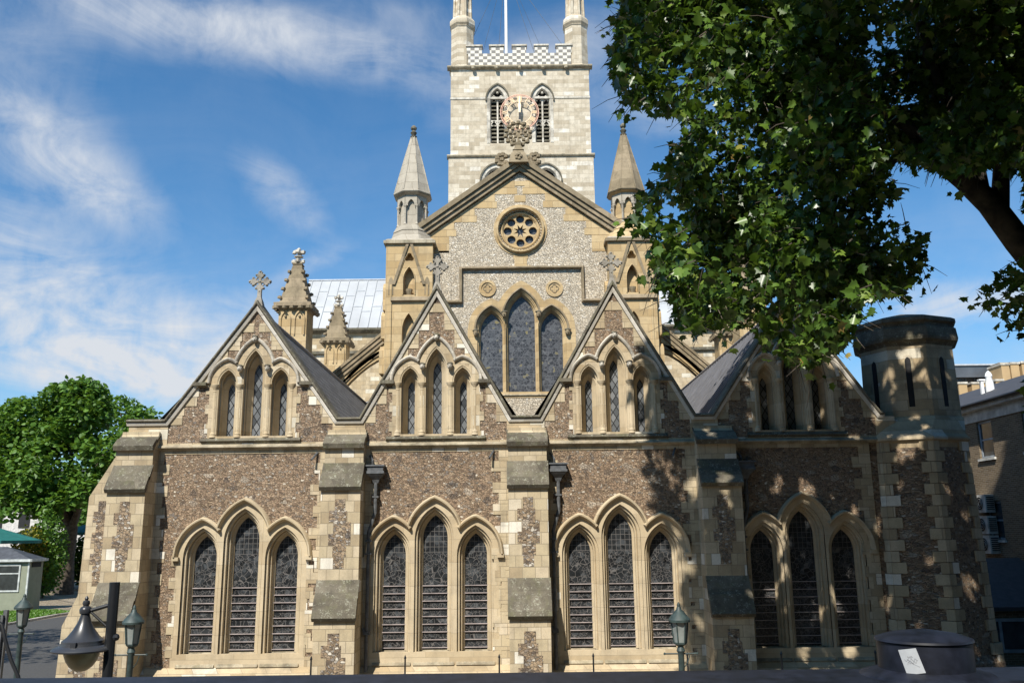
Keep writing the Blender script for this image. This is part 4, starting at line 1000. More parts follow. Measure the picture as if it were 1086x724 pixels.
def clumps(n, lo, hi, lo_r, hi_r, cand):
    cc = rng.uniform(lo, hi, size=(n, 3)); dm = np.full(len(cand), 9.)
    for q in cc: dm = np.minimum(dm, ((cand-q)**2).sum(1)**.5)
    return dm < rng.uniform(lo_r, hi_r, len(cand))
def pxof(c): v = c-np.array([0, 0, EYE]); k = v@fw; return 543+F_PX*(v@rt)/k, 362-F_PX*(v@up)/k
lo, hi = np.array([-1, 13.0, 5]), np.array([15.5, 21, 28])
cand = rng.uniform(lo, hi, size=(210000, 3)); PX, PY = pxof(cand)
inframe = (PY > -12) & (PX < 1100); tsun = np.array(tosun)
sh = cand-tsun*((cand[:, 1]-25)/tsun[1])[:, None]          # where the spray's shadow meets the east front
shade_poly = [(3.95, 9.4), (3.7, 7.0), (3.9, 5.2), (4.7, 4.8), (5.0, 3.0), (4.9, -3), (22, -3), (22, 19), (13.6, 19), (13.2, 10.4), (9.5, 11.9), (6.5, 11.2)]
above = inpoly(sh[:, 0], sh[:, 2], shade_poly) & ~inframe & ((cand[:, 2] < 23.5) | (cand[:, 0] > 9))
c1 = cand[inframe & inpoly(PX, PY, crown_px)]; c1 = c1[clumps(330, lo, hi, .29, 1.12, c1)][:8200]
cand = rng.uniform(lo, hi, size=(420000, 3)); cand[:, 1] = 15.2+(cand[:, 1]-13)*.78; PX, PY = pxof(cand); inframe = (PY > -12) & (PX < 1100)
sh = cand-tsun*((cand[:, 1]-25)/tsun[1])[:, None]
c2 = cand[inpoly(sh[:, 0], sh[:, 2], shade_poly) & ~inframe & ((cand[:, 2] < 23.5) | (cand[:, 0] > 9))]; c2 = c2[clumps(700, lo, hi, .5, 1.25, c2)][:13000]
cand = rng.uniform([-.5, 10.0, 6], [16, 15.4, 24], size=(240000, 3)); PX, PY = pxof(cand); sh = cand-tsun*((cand[:, 1]-25)/tsun[1])[:, None]
c3 = cand[inpoly(sh[:, 0], sh[:, 2], [(9.6, -4), (9.6, 3), (10, 6.5), (13, 8), (22, 8), (22, -4)]) & ((PY < -14) | (PX > 1120))]; c3 = c3[clumps(420, [-.5, 10, 6], [16, 15.4, 24], .42, 1.12, c3)][:4500]
c6 = cand[inpoly(sh[:, 0], sh[:, 2], [(5.0, -2), (5.0, 4.8), (6.6, 5.2), (6.6, -2)]) & (PY < -14)]; c6 = c6[clumps(420, [-.5, 10, 6], [16, 15.4, 24], .3, .95, c6)][:1300]
sp = c1; sp2 = np.concatenate([c2, c3, c6])
spr = np.stack([rng.uniform(7, 12, 9000), rng.uniform(14.5, 17.5, 9000), rng.uniform(4, 12, 9000)], 1); v = spr-np.array([0, 0, EYE]); kk = v@fw
q = inpoly(543+F_PX*(v@rt)/kk, 362-F_PX*(v@up)/kk, sprig_px); sp = np.concatenate([sp, spr[q][:26]])
pt = thing('plane_tree', 'large overhanging plane tree with dark lobed leaves at upper right, in front of the cathedral', 'tree', (15.5, 17, 0))
leaves = []; tw = MB(); n_low = len(sp); big = []; sp = np.concatenate([sp, sp2])
for si_, c in enumerate(sp):
    d = np.array([rng.normal()*.8-.3, rng.normal()*.8, rng.normal()*.35-.25]); d /= np.linalg.norm(d); L = rng.uniform(.3, .7); m_ = rng.integers(6, 11)
    ts = np.linspace(0, 1, m_); pth = c+d*L*ts[:, None]+np.array([0, 0, -.18])*ts[:, None]**2
    leaves.append(pth+rng.normal(scale=.07, size=(m_, 3))); big += [si_ >= n_low]*m_
    if si_ < n_low and rng.random() < .4: tw.tube([tuple(pth[0]), tuple(pth[m_//2]), tuple(pth[-1])], [.012, .008, .004], m_bark, 3, False)
leaves = np.concatenate(leaves); lx, ly = pxof(leaves)
keep = ~((ly > -22) & (lx < 1092)) | inpoly(lx, ly, crown_px) | inpoly(lx, ly, sprig_px) | ((rng.random(len(leaves)) < .10) & ~np.array(big))
big = np.array(big)[keep]; leaves = leaves[keep]
# small openings in the canopy where shafts of sun come through to the stone
sl_ = leaves-tsun*((leaves[:, 1]-25)/tsun[1])[:, None]; gaps = []
for gx_, gy_, gr_ in ((965, 378, .34), (978, 398, .28), (940, 385, .2), (948, 408, .2), (990, 415, .22), (776, 548, .26), (772, 612, .14), (756, 570, .12), (852, 690, .2), (858, 525, .2), (962, 492, .26), (905, 468, .2), (1002, 545, .18), (832, 600, .13), (832, 640, .13), (832, 560, .12), (930, 560, .16), (742, 520, .12), (735, 600, .16), (742, 660, .14), (900, 590, .12), (885, 625, .12), (760, 480, .2), (900, 400, .25), (880, 380, .18), (930, 440, .18), (970, 447, .2), (1035, 500, .2), (1030, 640, .2), (870, 420, .15), (795, 440, .15), (940, 640, .18), (800, 670, .14), (905, 545, .14)):
    q = at(gx_, gy_, 25); gaps.append((q[0], q[1], gr_))
for k in range(70): gaps.append((rng.uniform(5, 13.5), rng.uniform(.3, 10), rng.uniform(.05, .17)))
ok_ = np.ones(len(leaves), bool)
for a_, b_, r__ in gaps: ok_ &= ((sl_[:, 0]-a_)**2+((sl_[:, 2]-b_)*.8)**2 > (r__*1.15+.05)**2) | ((sl_[:, 2] > 12))
leaves = leaves[ok_]; big = big[ok_]
leaf_mesh('crown', leaves, np.where(big, .27, .20), m_leaf_p, pt, 'plane', .15, .7)
tw.build('twigs', pt)
mb = MB(); YB = 18.0
def pa(x, y, Y=YB): q = at(x, y, Y); return (q[0], Y, q[1])
mb.tube([(15.5, 17, -.1), (15.4, 17, 2), (15.3, 16.9, 5.5), (14.9, 16.8, 7.6)], [.75, .6, .52, .5], m_bark2, 14)
P_ = lambda mb, n: mb.build(n, pt, True)
P_(mb, 'trunk')
def limb(pts, rs, n=10):
    mb = MB(); mb.tube(pts, rs, m_bark2, n); P_(mb, 'limb')
limb([(15.0, 16.8, 7.4), (13.2, 17.4, 8.1), pa(1110, 292), pa(1080, 256), pa(1050, 216), pa(1022, 190), pa(1000, 176), pa(975, 145), pa(930, 110), pa(860, 60), pa(800, 30)], [.42, .36, .31, .29, .27, .24, .17, .13, .10, .07, .04])
limb([pa(1040, 206), pa(1035, 175), pa(1010, 120), pa(985, 60), pa(960, -30), (7, 16.5, 18)], [.2, .18, .15, .12, .1, .04])
limb([pa(1060, 230), pa(1062, 180), pa(1075, 120, 17), pa(1080, 20, 17.5), (10, 18, 19)], [.2, .17, .13, .1, .04])
limb([pa(930, 110), pa(880, 150), pa(820, 210), pa(760, 260), pa(715, 290)], [.09, .07, .05, .03, .015], 6)
limb([pa(860, 60), pa(800, 90), pa(730, 60), pa(680, 70)], [.07, .05, .03, .015], 6)
limb([pa(975, 145), pa(930, 190), pa(900, 260), pa(940, 300)], [.08, .05, .03, .012], 6)
limb([pa(1130, 300), pa(1100, 290), pa(1078, 305), pa(1050, 325)], [.05, .03, .015, .006], 5)
limb([(14.9, 16.8, 7.5), (13.5, 17.5, 11), (11.5, 17.5, 15), (9, 17, 19)], [.42, .33, .22, .05])

# --- unseen plane tree, added so its crown blocks sky light over the right bays
sky_block_tree = thing('plane_tree', 'added plane tree out of view at near right, its crown blocking sky light', 'tree', (18.5, 3, 0), None)
c4 = rng.uniform([3, -3, 9], [21, 12, 22], size=(60000, 3)); QX, QY_ = pxof(c4); vz = (c4-np.array([0, 0, EYE]))@fw
c4 = c4[(((c4[:, 0]-11.5)/8.5)**2+((c4[:, 1]-4.0)/6.5)**2+((c4[:, 2]-15)/5.5)**2 < 1) & ((vz < .3) | (QY_ < -60) | (QX > 1180))]
c4 = c4[clumps(300, [3, -3, 9], [21, 12, 22], .5, 1.3, c4)][:3600]
l4 = (c4[:, None, :]+rng.normal(scale=.22, size=(len(c4), 9, 3))).reshape(-1, 3); leaf_mesh('crown', l4, .28, m_leaf_p, sky_block_tree, 'plane', .15, .7)
mb = MB(); mb.tube([(18.5, 3, -.1), (18.3, 3, 3), (18, 3.1, 8)], [.6, .5, .42], m_bark2, 12); mb.build('trunk', sky_block_tree, True)
for e_ in ((8, 4, 16), (13, 6, 19), (14, 0, 18), (18, 6, 17)): mb = MB(); mb.tube([(18, 3.1, 7.6), ((18+e_[0])/2, (3+e_[1])/2, (8+e_[2])/2+1.5), e_], [.36, .2, .05], m_bark2, 8); mb.build('limb', sky_block_tree, True)

# --- sunlit trees on the left
def round_tree(label, bx, by, htrunk, blobs_, nleaf, size, up_b=.6):
    t_ = thing('broadleaf_tree', label, 'tree', (bx, by, 0), 'trees left of the cathedral')
    pts = []; tot = sum(b[3]**2 for b in blobs_)
    for (x, y, z, r) in blobs_:
        k = int(nleaf*r*r/tot); u = rng.normal(size=(k, 3)); u /= np.linalg.norm(u, axis=1)[:, None]
        rad = r*(rng.random(k)**.22)[:, None]; pts.append(np.array([x, y, z])+u*rad*np.array([1, 1, .85]))
    pts = np.concatenate(pts)
    cl = rng.uniform(pts.min(0), pts.max(0), size=(900, 3)); q = np.full(len(pts), 9.)
    for c in cl: q = np.minimum(q, ((pts-c)**2).sum(1)**.5)
    pts = pts[q < rng.uniform(.5, 1.25, len(pts))]
    leaf_mesh('crown', pts, size, m_leaf_l, t_, 'round', up_b, .8)
    mb = MB(); mb.tube([(bx, by, -.1), (bx-.1, by, htrunk*.5), (bx+.1, by, htrunk)], [.75, .62, .5], m_bark, 12); mb.build('trunk', t_, True)
    for (x, y, z, r) in blobs_[:6]:
        mb = MB(); mb.tube([(bx+.1, by, htrunk-.3), ((bx+x)/2, (by+y)/2, (htrunk+z)/2+.5), (x, y, z)], [.35, .2, .05], m_bark, 7); mb.build('limb', t_, True)
    return t_
pt3 = thing('plane_tree', 'plane tree beyond the left edge whose dappled shade falls across the path', 'tree', (-25, 29, 0), None)
c5 = rng.uniform([-33, 22, 6], [-15, 38, 16], size=(16000, 3)); QX, QY_ = pxof(c5)
c5 = c5[(((c5[:, 0]+25)/7)**2+((c5[:, 1]-30)/7)**2+((c5[:, 2]-11)/4)**2 < 1) & (QX < -25)]; c5 = c5[clumps(110, [-33, 22, 6], [-15, 38, 16], .4, 1.5, c5)][:1500]
l5 = (c5[:, None, :]+rng.normal(scale=.25, size=(len(c5), 8, 3))).reshape(-1, 3); leaf_mesh('crown', l5, .26, m_leaf_p, pt3, 'plane', .15, .7)
mb = MB(); mb.tube([(-25, 29, -.1), (-25, 29, 4), (-24.6, 29.3, 11)], [.4, .33, .15], m_bark2, 12); mb.build('trunk', pt3, True)
LY = 74.0
def lb(px, py, r_px, dy=0): q = at(px, py, LY+dy); return (q[0], LY+dy, q[1], r_px*(LY+dy)/930*1.0)
bx, by = at(68, 628, LY)[0], LY
round_tree('big leafy bright green tree overhanging the green kiosk at left', bx, by, 5.5,
  [lb(75, 440, 42), lb(30, 455, 42, 1), lb(112, 478, 34, -1), lb(40, 500, 42, -2), lb(-20, 480, 50), lb(95, 520, 28, -2), lb(18, 532, 26, -3), lb(88, 422, 28, 1), lb(-30, 520, 40), lb(60, 535, 20, -3), lb(112, 505, 26, 2), lb(-60, 450, 50, 3), lb(60, 480, 45, 1)], 52000, .44)
LY = 92.0
round_tree('smaller green tree showing behind the big one, beside the corner buttress', at(140, 600, LY)[0], LY, 6,
  [lb(150, 450, 24), lb(128, 438, 24, 1), lb(160, 465, 30), lb(176, 476, 22), lb(125, 490, 34), lb(150, 505, 30), lb(110, 540, 34), lb(150, 548, 28)], 11000, .45)

# ================================================================= LEFT BACKGROUND
def shrub(label, x, y, w, h, n, tone=None, size=.2):
    u = rng.normal(size=(n, 3)); u /= np.linalg.norm(u, axis=1)[:, None]; pts = np.array([x, y, h*.5])+u*(rng.random(n)**.3)[:, None]*np.array([w, w*.8, h*.5])
    t_ = thing('shrub', label, 'shrub', (x, y, 0), 'shrubs behind the kiosk'); leaf_mesh('foliage', pts, size, tone or m_leaf_l, t_, 'round', .5, .3)
    mb = MB(); 
    for k in range(4): mb.tube([(x, y, 0), (x+random.uniform(-.4, .4)*w, y, h*.6)], [.06, .02], m_bark, 5)
    mb.build('stem', t_)
m_leaf_y = leaf_mat('yellow_leaf', [(0, (.14, .13, .01)), (1, (.28, .24, .03))], .2)
gx, gy = at(45, 600, 62)[0], 62
shrub('tall shrub with grey green leaves beside the tree trunk', at(48, 600, 70)[0], 70, 1.6, 6.6, 3500, None, .22)
shrub('small yellow leaved shrub behind the kiosk roof', at(30, 590, 69)[0], 69, 1.5, 5.6, 2200, m_leaf_y, .2)
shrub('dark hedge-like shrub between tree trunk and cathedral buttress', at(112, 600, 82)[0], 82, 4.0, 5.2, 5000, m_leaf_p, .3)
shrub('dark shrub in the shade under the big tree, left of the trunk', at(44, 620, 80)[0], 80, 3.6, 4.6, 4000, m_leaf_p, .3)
m_canvas = simple('green_canvas', (.015, .13, .115), .7, 0, .12, 2)
def parasol(label, px, py, Y, r):
    x, z = at(px, py, Y); t_ = thing('parasol', label, 'parasol', (x, Y, 0), 'green cafe parasols')
    mb = MB(); n = 8; ring_ = [(x+r*math.cos(k*math.pi/4), Y+r*math.sin(k*math.pi/4), z-.28*r) for k in range(n)]
    low = [(a, b_, c-.22) for a, b_, c in ring_]; mid = [(x+.3*math.cos(k*math.pi/4), Y+.3*math.sin(k*math.pi/4), z-.02) for k in range(n)]
    mb.loft([low, ring_, mid], m_canvas, True); mb.add(mid, [tuple(range(8))], m_canvas); mb.build('canopy', t_)
    mb = MB(); mb.tube([(x, Y, 0), (x, Y, z+.1)], .035, m_pipe, 6); mb.build('pole', t_)
parasol('leftmost teal green parasol over the kiosk roof', -14, 557, 66, 3.9)
parasol('teal parasol just left of the tree trunk', 40, 559, 78, 3.2)
parasol('teal parasol between the tree trunk and the buttress', 100, 554, 84, 3.2)
# kiosk
m_gl_kiosk = simple('kiosk_glass', (.03, .035, .035), .12)
m_kgreen = simple('pale_green_board', (.23, .245, .18), .7, 0, .08, 3); m_kroof = simple('kiosk_roof', (.055, .06, .07), .6, 0, .3, 3); m_ktrim = simple('kiosk_trim', (.45, .47, .46), .6)
ky0 = ground(26, 648)[1]; kx1 = at(26, 648, ky0)[0]; kz = at(26, 592, ky0)[1]
kk_ = thing('kiosk', 'pale green timber kiosk with dark hipped roof at far left', 'kiosk', (kx1-3, ky0+2, 0))
mb = MB(); mb.box(kx1-6, kx1, ky0, ky0+.12, 0, kz, m_kgreen); mb.box(kx1-.12, kx1, ky0+.12, ky0+1.7, 0, kz, m_kgreen); mb.box(kx1-6, kx1-5.88, ky0+.12, ky0+1.7, 0, kz, m_kgreen); mb.box(kx1-5.88, kx1-.12, ky0+1.6, ky0+1.7, 0, kz, m_kgreen)
mb.box(kx1-.07, kx1+.03, ky0-.03, ky0+.07, 0, kz, m_ktrim); mb.build('wall', kk_)
mb = MB(); e = .18; zz = kz-.05; mb.add([(kx1-6-e, ky0-e, zz), (kx1+e, ky0-e, zz), (kx1+e, ky0+1.7+e, zz), (kx1-6-e, ky0+1.7+e, zz), (kx1-4, ky0+.85, zz+.8), (kx1-2, ky0+.85, zz+.8)], [(0, 1, 5, 4), (1, 2, 5), (2, 3, 4, 5), (3, 0, 4), (0, 1, 2, 3)], m_kroof)
mb.box(kx1-6-e, kx1+e, ky0-e-.06, ky0-e, zz-.14, zz+.02, m_ktrim); mb.box(kx1+e, kx1+e+.06, ky0-e, ky0+1.7+e, zz-.14, zz+.02, m_ktrim); mb.build('roof', kk_)
for (a, b_) in ((-2.1, -.5), (-4.4, -2.6)):
    mb = MB(); mb.plate([(kx1+a, 1.2), (kx1+a, kz-.35), (kx1+b_, kz-.35), (kx1+b_, 1.2)], [[(kx1+a+.1, 1.3), (kx1+a+.1, kz-.45), (kx1+b_-.1, kz-.45), (kx1+b_-.1, 1.3)]], ky0-.06, ky0+.02, m_ktrim)
    mb.box(kx1+a+.1, kx1+b_-.1, ky0-.05, ky0+.0, kz-.95, kz-.88, m_ktrim)
    w_ = mb.build('window', kk_); mb = MB(); mb.box(kx1+a+.1, kx1+b_-.1, ky0-.03, ky0-.015, 1.3, kz-.45, m_gl_kiosk); mb.build('pane', w_)
mb = MB(); mb.box(kx1+.0, kx1+.03, ky0+.3, ky0+1.4, kz-.55, kz-.25, m_dark); mb.build('vent', kk_)
# far buildings glimpsed behind the trees
m_far = simple('far_render', (.5, .48, .45), .8); 
bb = thing('far_building', 'grey building glimpsed behind the trees at left', 'building', (-50, 130, 0))
mb = MB(); mb.box(-95, -30, 130, 142, 0, 12, m_far); mb.build('wall', bb); mb = MB(); mb.prism_x([(129.5, 12), (142.5, 12), (136, 15)], -95.5, -29.5, m_kroof); mb.build('roof', bb)
for k in range(12):
    mb = MB(); mb.box(-92+4*k, -90.4+4*k, 129.9, 130.02, 6, 8.5, m_dark); mb.build('window', bb)
# lawn grass
me_pts = []
xs = [p[0] for p in lp]; ys = [p[1] for p in lp]; poly = [(p[0], p[1]) for p in lp]
G = np.stack([rng.uniform(max(min(xs), -40), max(xs), 60000), rng.uniform(min(ys), max(ys), 60000)], 1); G = G[inpoly(G[:, 0], G[:, 1], poly)]
gp = np.concatenate([G, np.full((len(G), 1), .02)], 1)
g_ = leaf_mesh('grass', gp, .09, leaf_mat('grass_blade', [(0, (.07, .16, .015)), (1, (.14, .27, .03))], .3), None, 'round', .1, -2.0); tag(g_, 'mown green grass of the lawn beside the path', 'grass'); g_['kind'] = 'stuff'

# ================================================================= LAMPS, RAILINGS, PARAPET
m_lampgl = simple('lantern_glass', (.20, .22, .21), .15, 0, .2, 5)
def lantern(label, px, py_top, Y, scale=1.0):
    x, zt = at(px, py_top, Y); t_ = thing('lamp_post', label, 'lamp post', (x, Y, 0), 'green lantern posts'); s = scale; zb = zt-.78*s
    mb = MB(); mb.lathe(x, Y, [(.13, 0), (.13, .5), (.09, .6), (.065, .7), (.055, zb-.12), (.08, zb-.08), (.05, zb)], m_verdi, 12)
    mb.tube([(x-.05, Y, zb-.13), (x+.30*s, Y, zb-.13)], .014, m_verdi, 6); mb.tube([(x-.3*s, Y, zb-.13), (x, Y, zb-.13)], .014, m_verdi, 6); mb.ball((x+.3*s, Y, zb-.13), .025, m_verdi, 6); mb.ball((x-.3*s, Y, zb-.13), .025, m_verdi, 6)
    mb.tube([(x+.04, Y, zb-.38), (x+.12, Y, zb-.28), (x+.16, Y, zb-.15)], .01, m_verdi, 5); mb.build('post', t_, True)
    mb = MB(); n = 6
    mb.lathe(x, Y, [(.06*s, zb), (.115*s, zb+.04*s), (.12*s, zb+.07*s)], m_verdi, n)
    for k in range(n):
        a = 2*math.pi*k/n; mb.tube([(x+.115*s*math.cos(a), Y+.115*s*math.sin(a), zb+.06*s), (x+.16*s*math.cos(a), Y+.16*s*math.sin(a), zb+.45*s)], .012, m_verdi, 4)
    mb.build('lantern_frame', t_)
    mb = MB(); mb.lathe(x, Y, [(.105*s, zb+.07*s), (.15*s, zb+.45*s)], m_lampgl, n); mb.build('glass', t_)
    mb = MB(); mb.lathe(x, Y, [(.20*s, zb+.43*s), (.205*s, zb+.47*s), (.17*s, zb+.52*s), (.10*s, zb+.60*s), (.05*s, zb+.65*s), (.045*s, zb+.68*s), (.03*s, zb+.70*s), (.035*s, zb+.73*s), (.008*s, zb+.78*s)], m_verdi, 12); mb.build('cap', t_, True)
    return t_
lantern('green iron lantern post in front of the third window group', 719.5, 638, 17)
lantern('green iron lantern post just right of the tall black lamp column', 143, 641, 17.5)
lantern('green iron lantern post standing beside the lawn and path, furthest left', 26.5, 629, 21.5)
# tall black lamp with bell shade
Yp = 7.6; px_, pz_ = at(122, 617, Yp); tl = thing('street_lamp', 'black iron lamp column with bell shaped hanging shade at lower left', 'street lamp', (px_, Yp, 0))
mb = MB(); pbx = at(118, 712, Yp)[0]; mb.tube([(px_, Yp, 0), (px_, Yp, pz_)], .042, m_blackiron, 12); mb.ball((px_+.055, Yp-.02, at(126, 675, Yp)[1]), .03, m_blackiron, 8); mb.build('column', tl, True)
sx, sz = at(90, 643, Yp); mb = MB()
mb.tube([(px_, Yp, at(124, 640, Yp)[1]), (sx+.04, Yp, at(94, 647.5, Yp)[1])], .016, m_blackiron, 8); mb.tube([(px_, Yp, at(120, 668, Yp)[1]), (sx+.05, Yp, at(93, 648, Yp)[1])], .011, m_blackiron, 8); mb.build('arm', tl, True)
z0 = at(90, 688, Yp)[1]; zt = at(90, 650, Yp)[1]; m_shade = simple('shade_paint', (.035, .037, .042), .33)
mb = MB(); hgt = zt-z0; cx = sx+.01
mb.lathe(cx, Yp, [(.232, z0-.012), (.237, z0), (.22, z0+.02), (.175, z0+.035), (.172, z0+.05), (.165, z0+.05), (.163, z0+.07), (.155, z0+.075), (.125, z0+.10), (.085, z0+.155), (.055, z0+.21), (.038, z0+.26), (.03, z0+.30), (.028, z0+hgt)], m_shade, 32)
mb.lathe(cx, Yp, [(.025, zt-.01), (.045, zt+.0), (.05, zt+.03), (.04, zt+.05), (.022, zt+.06), (.03, zt+.08), (.025, zt+.1), (.012, zt+.105), (.016, zt+.12), (.004, zt+.14)], m_shade, 14)
mb.box(cx-.012, cx+.03, Yp-.19, Yp-.16, z0+.03, z0+.07, m_shade); mb.build('lamp_shade', tl, True)
m_bowl, t, b = mat('lamp_bowl'); b.inputs['Base Color'].default_value = (.50, .41, .22, 1); b.inputs['Roughness'].default_value = .25; b.inputs['Transmission Weight'].default_value = .25; b.inputs['Specular IOR Level'].default_value = .5
mb = MB(); mb.lathe(cx, Yp, [(.14, z0-.008), (.138, z0-.04), (.12, z0-.09), (.09, z0-.135), (.05, z0-.165), (.01, z0-.175)], m_bowl, 28); mb.build('glass_bowl', tl, True)
# railings before the cathedral
def railing(label, x0, x1, y, h=1.55, tall=2.0, step=.14, tallstep=1.3):
    t_ = thing('iron_railing', label, 'railing', ((x0+x1)/2, y, 0)); mb = MB(); x = x0
    while x < x1: mb.tube([(x, y, 0), (x, y, h-.06), (x, y, h)], [.01, .01, .001], m_blackiron, 5); x += step
    mb.build('bars', t_)
    mb = MB(); mb.box(x0, x1, y-.018, y+.018, h-.2, h-.17, m_blackiron); mb.box(x0, x1, y-.018, y+.018, .15, .18, m_blackiron); mb.build('rail', t_)
    x = x0
    while x <= x1+.01: mb = MB(); mb.tube([(x, y, 0), (x, y, tall-.1), (x, y, tall-.08), (x, y, tall)], [.025, .022, .035, .002], m_blackiron, 6); mb.build('post', t_); x += tallstep
railing('black spiked iron railing in front of the cathedral plinth', -5.0, 9.0, 22.6, 1.12, 1.62, .14, 2.3)
# handrail and panel at far left
t_ = thing('stair_railing', 'dark slatted metal stair railing with curved handrail at far left', 'railing', (-10, 14.5, 0))
mb = MB(); YH = 14.5
pts = [(-12, *at(-14, 655, YH)[::-1])]
pp = [at(x, y, YH) for x, y in ((-30, 655), (-8, 655), (2, 662), (6, 680), (12, 700), (19, 716), (24, 735))]
mb.tube([(a, YH, b_) for a, b_ in pp], .03, m_blackiron, 8); mb.build('handrail', t_, True)
mb = MB()
for px in (-26, -22, -18, -14, -10, -6, -2, 2):
    a, b_ = at(px, 652, YH+.15); mb.box(a-.018, a+.018, YH+.15, YH+.19, 0, b_, m_fence if False else m_pipe)
for px in (5.5,):
    a, b_ = at(px, 650, YH+.2); mb.box(a-.03, a+.03, YH+.2, YH+.26, 0, b_+.05, m_pipe)
for zz in (.6, 1.2, 1.7): mb.box(at(-28, 700, YH)[0], at(14, 700, YH)[0], YH+.2, YH+.22, zz, zz+.04, m_pipe)
mb.build('panel', t_)
# foreground parapet
zr_ = at(543, 712, 3.0)[1]
par = thing('parapet_rail', 'dark blue painted iron parapet running along the bottom edge', 'parapet', (0, 3, zr_-1))
mb = MB(); mb.prism_x([(3.0, zr_-.012), (2.985, zr_), (2.72, zr_), (2.70, zr_-.012), (2.70, zr_-.08), (2.76, zr_-.12), (2.76, zr_-1.1), (2.96, zr_-1.1), (2.96, zr_-.12), (3.0, zr_-.08)], -6, 6, m_rail); mb.build('rail', par)
cx_, _ = at(979, 690, 2.86); base = zr_
mb = MB(); mb.lathe(cx_, 2.85, [(.215, base-.12), (.205, base-.01), (.19, base+.006), (.165, base+.012), (.145, base+.02)], m_rail, 40); mb.build('flange', par, True)
cap = thing('drum_cap', 'dark round iron drum with low conical lid and white sticker on the parapet', 'cap', (cx_, 2.85, base))
r_ = .137; hh = .100
mb = MB(); mb.lathe(cx_, 2.85, [(r_, base+.015), (r_, base+hh)], m_rail, 48); mb.build('drum', cap, True)
mb = MB(); mb.lathe(cx_, 2.85, [(r_+.001, base+hh-.002), (r_+.006, base+hh+.002), (r_+.004, base+hh+.008), (.1, base+hh+.022), (.004, base+hh+.036)], m_rail, 48); mb.build('lid', cap, True)
# sticker bent round the drum
m_stick = simple('sticker_paper', (.40, .42, .44), .6, 0, .06, 60); m_ink = simple('ink', (.16, .16, .18), .6)
def ds(u, v, off=.0015):
    a = -math.pi/2+u/r_; return (cx_+(r_+off)*math.cos(a), 2.85+(r_+off)*math.sin(a), base+v)
xx = (963.5-979)*2.69/930*1.02; cu = -.70*r_; cv_ = .054
mb = MB(); ang = R(-14); wv, hv = .036, .036; rows = []
for j in range(6):
    row = []
    for i in range(8):
        a_, b_ = (i/7-.5)*wv*1.45, (j/5-.5)*hv*1.9; row.append(ds(cu+a_-b_*.30, cv_+b_+a_*.18))
    rows.append(row)
mb.loft(rows, m_stick); st = mb.build('sticker', cap)
mb = MB()
for k, (vv, wv_) in enumerate(((.012, .35), (.004, .9), (-.003, .7))):
    L = []
    for i in range(26):
        a_ = (i/25-.5)*wv*1.1*wv_; b_ = vv+math.sin(i*.9+k*2)*.0030+random.uniform(-.0012, .0012); L.append(ds(cu+a_-b_*.3+.001, cv_+b_+a_*.18, .0022))
    mb.tube(L, .00035, m_ink, 3, False)
mb.tube([ds(cu-.012, cv_+.005, .0022), ds(cu+.004, cv_-.006, .0022), ds(cu+.022, cv_-.014, .0022)], .00035, m_ink, 3, False)
mb.build('printed_mark', st)

# ================================================================= RIGHT BACKGROUND
m_brick = stone('yellow_brick', (.14, .10, .06), (.19, .14, .085), (.235, .175, .11), .23, .075, msize=.008, mortar=(.33, .3, .25), stain_amt=.4)
bX = 19.6; bk = thing('brick_building', 'yellow brick building with grey sash windows and slate roof, right of the turret', 'building', (bX+5, 34, 0))
ze_ = at(1022, 441, 36.5)[1]+.25
class YP: pass
mb = MB(); win = []
rects = []
y = 22.5
while y < 60:
    rects.append((y, y+1.15, ze_-2.0, ze_-.47)); rects.append((y, y+1.15, ze_-5.3, ze_-3.75)); y += 3.35
o_pts = [(20, 0), (20, ze_), (62, ze_), (62, 0)]
tris = MB(); tris.plate(o_pts, [[(a, c_), (a, d_), (b_, d_), (b_, c_)] for a, b_, c_, d_ in rects], 0, .3, m_brick)
mb.add([(bX+yy, xx_, zz) for xx_, yy, zz in tris.v], tris.f, m_brick); mb.box(bX+.3, bX+12, 20.2, 62, 0, ze_, m_brick); mb.build('wall', bk)
m_fascia = simple('fascia', (.5, .5, .47), .6); m_roofdk = simple('slate_dark', (.05, .05, .055), .7, 0, .2, 5)
mb = MB(); mb.box(bX-.06, bX+.05, 20, 62, ze_-.45, ze_, m_fascia); mb.box(bX-.35, bX+.05, 20, 62, ze_, ze_+.16, m_fascia); mb.build('eaves', bk)
mb = MB(); mb.prism_y([(bX-.45, ze_+.16), (bX-.45, ze_+.26), (bX+4.5, ze_+2.2), (bX+12.4, ze_+.26), (bX+12.4, ze_+.16)], 20, 62, m_roofdk); rf = mb.build('roof', bk)
mb = MB(); mb.tube([(bX-.5, 20, ze_+.2), (bX-.5, 62, ze_+.2)], .07, m_blackiron, 6); mb.build('gutter', bk)
m_sash = simple('sash_paint', (.30, .34, .38), .5); m_wg = simple('window_glass', (.05, .06, .07), .1)
for (a, b_, c_, d_) in rects:
    mb = MB(); x = bX+.08
    mb.box(x, x+.06, a, a+.09, c_, d_, m_sash); mb.box(x, x+.06, b_-.09, b_, c_, d_, m_sash); mb.box(x, x+.06, a+.09, b_-.09, d_-.09, d_, m_sash); mb.box(x, x+.06, a+.09, b_-.09, c_, c_+.09, m_sash); mb.box(x+.005, x+.07, a+.09, b_-.09, (c_+d_)/2-.035, (c_+d_)/2+.035, m_sash)
    mb.box(bX-.08, bX+.1, a-.08, b_+.08, c_-.1, c_-.005, m_fascia)
    w_ = mb.build('window', bk); mb = MB(); mb.box(x+.03, x+.04, a+.09, b_-.09, c_+.09, d_-.09, m_wg); mb.build('pane', w_)
m_ac = simple('ac_paint', (.42, .42, .40), .5)
ky_ = 0
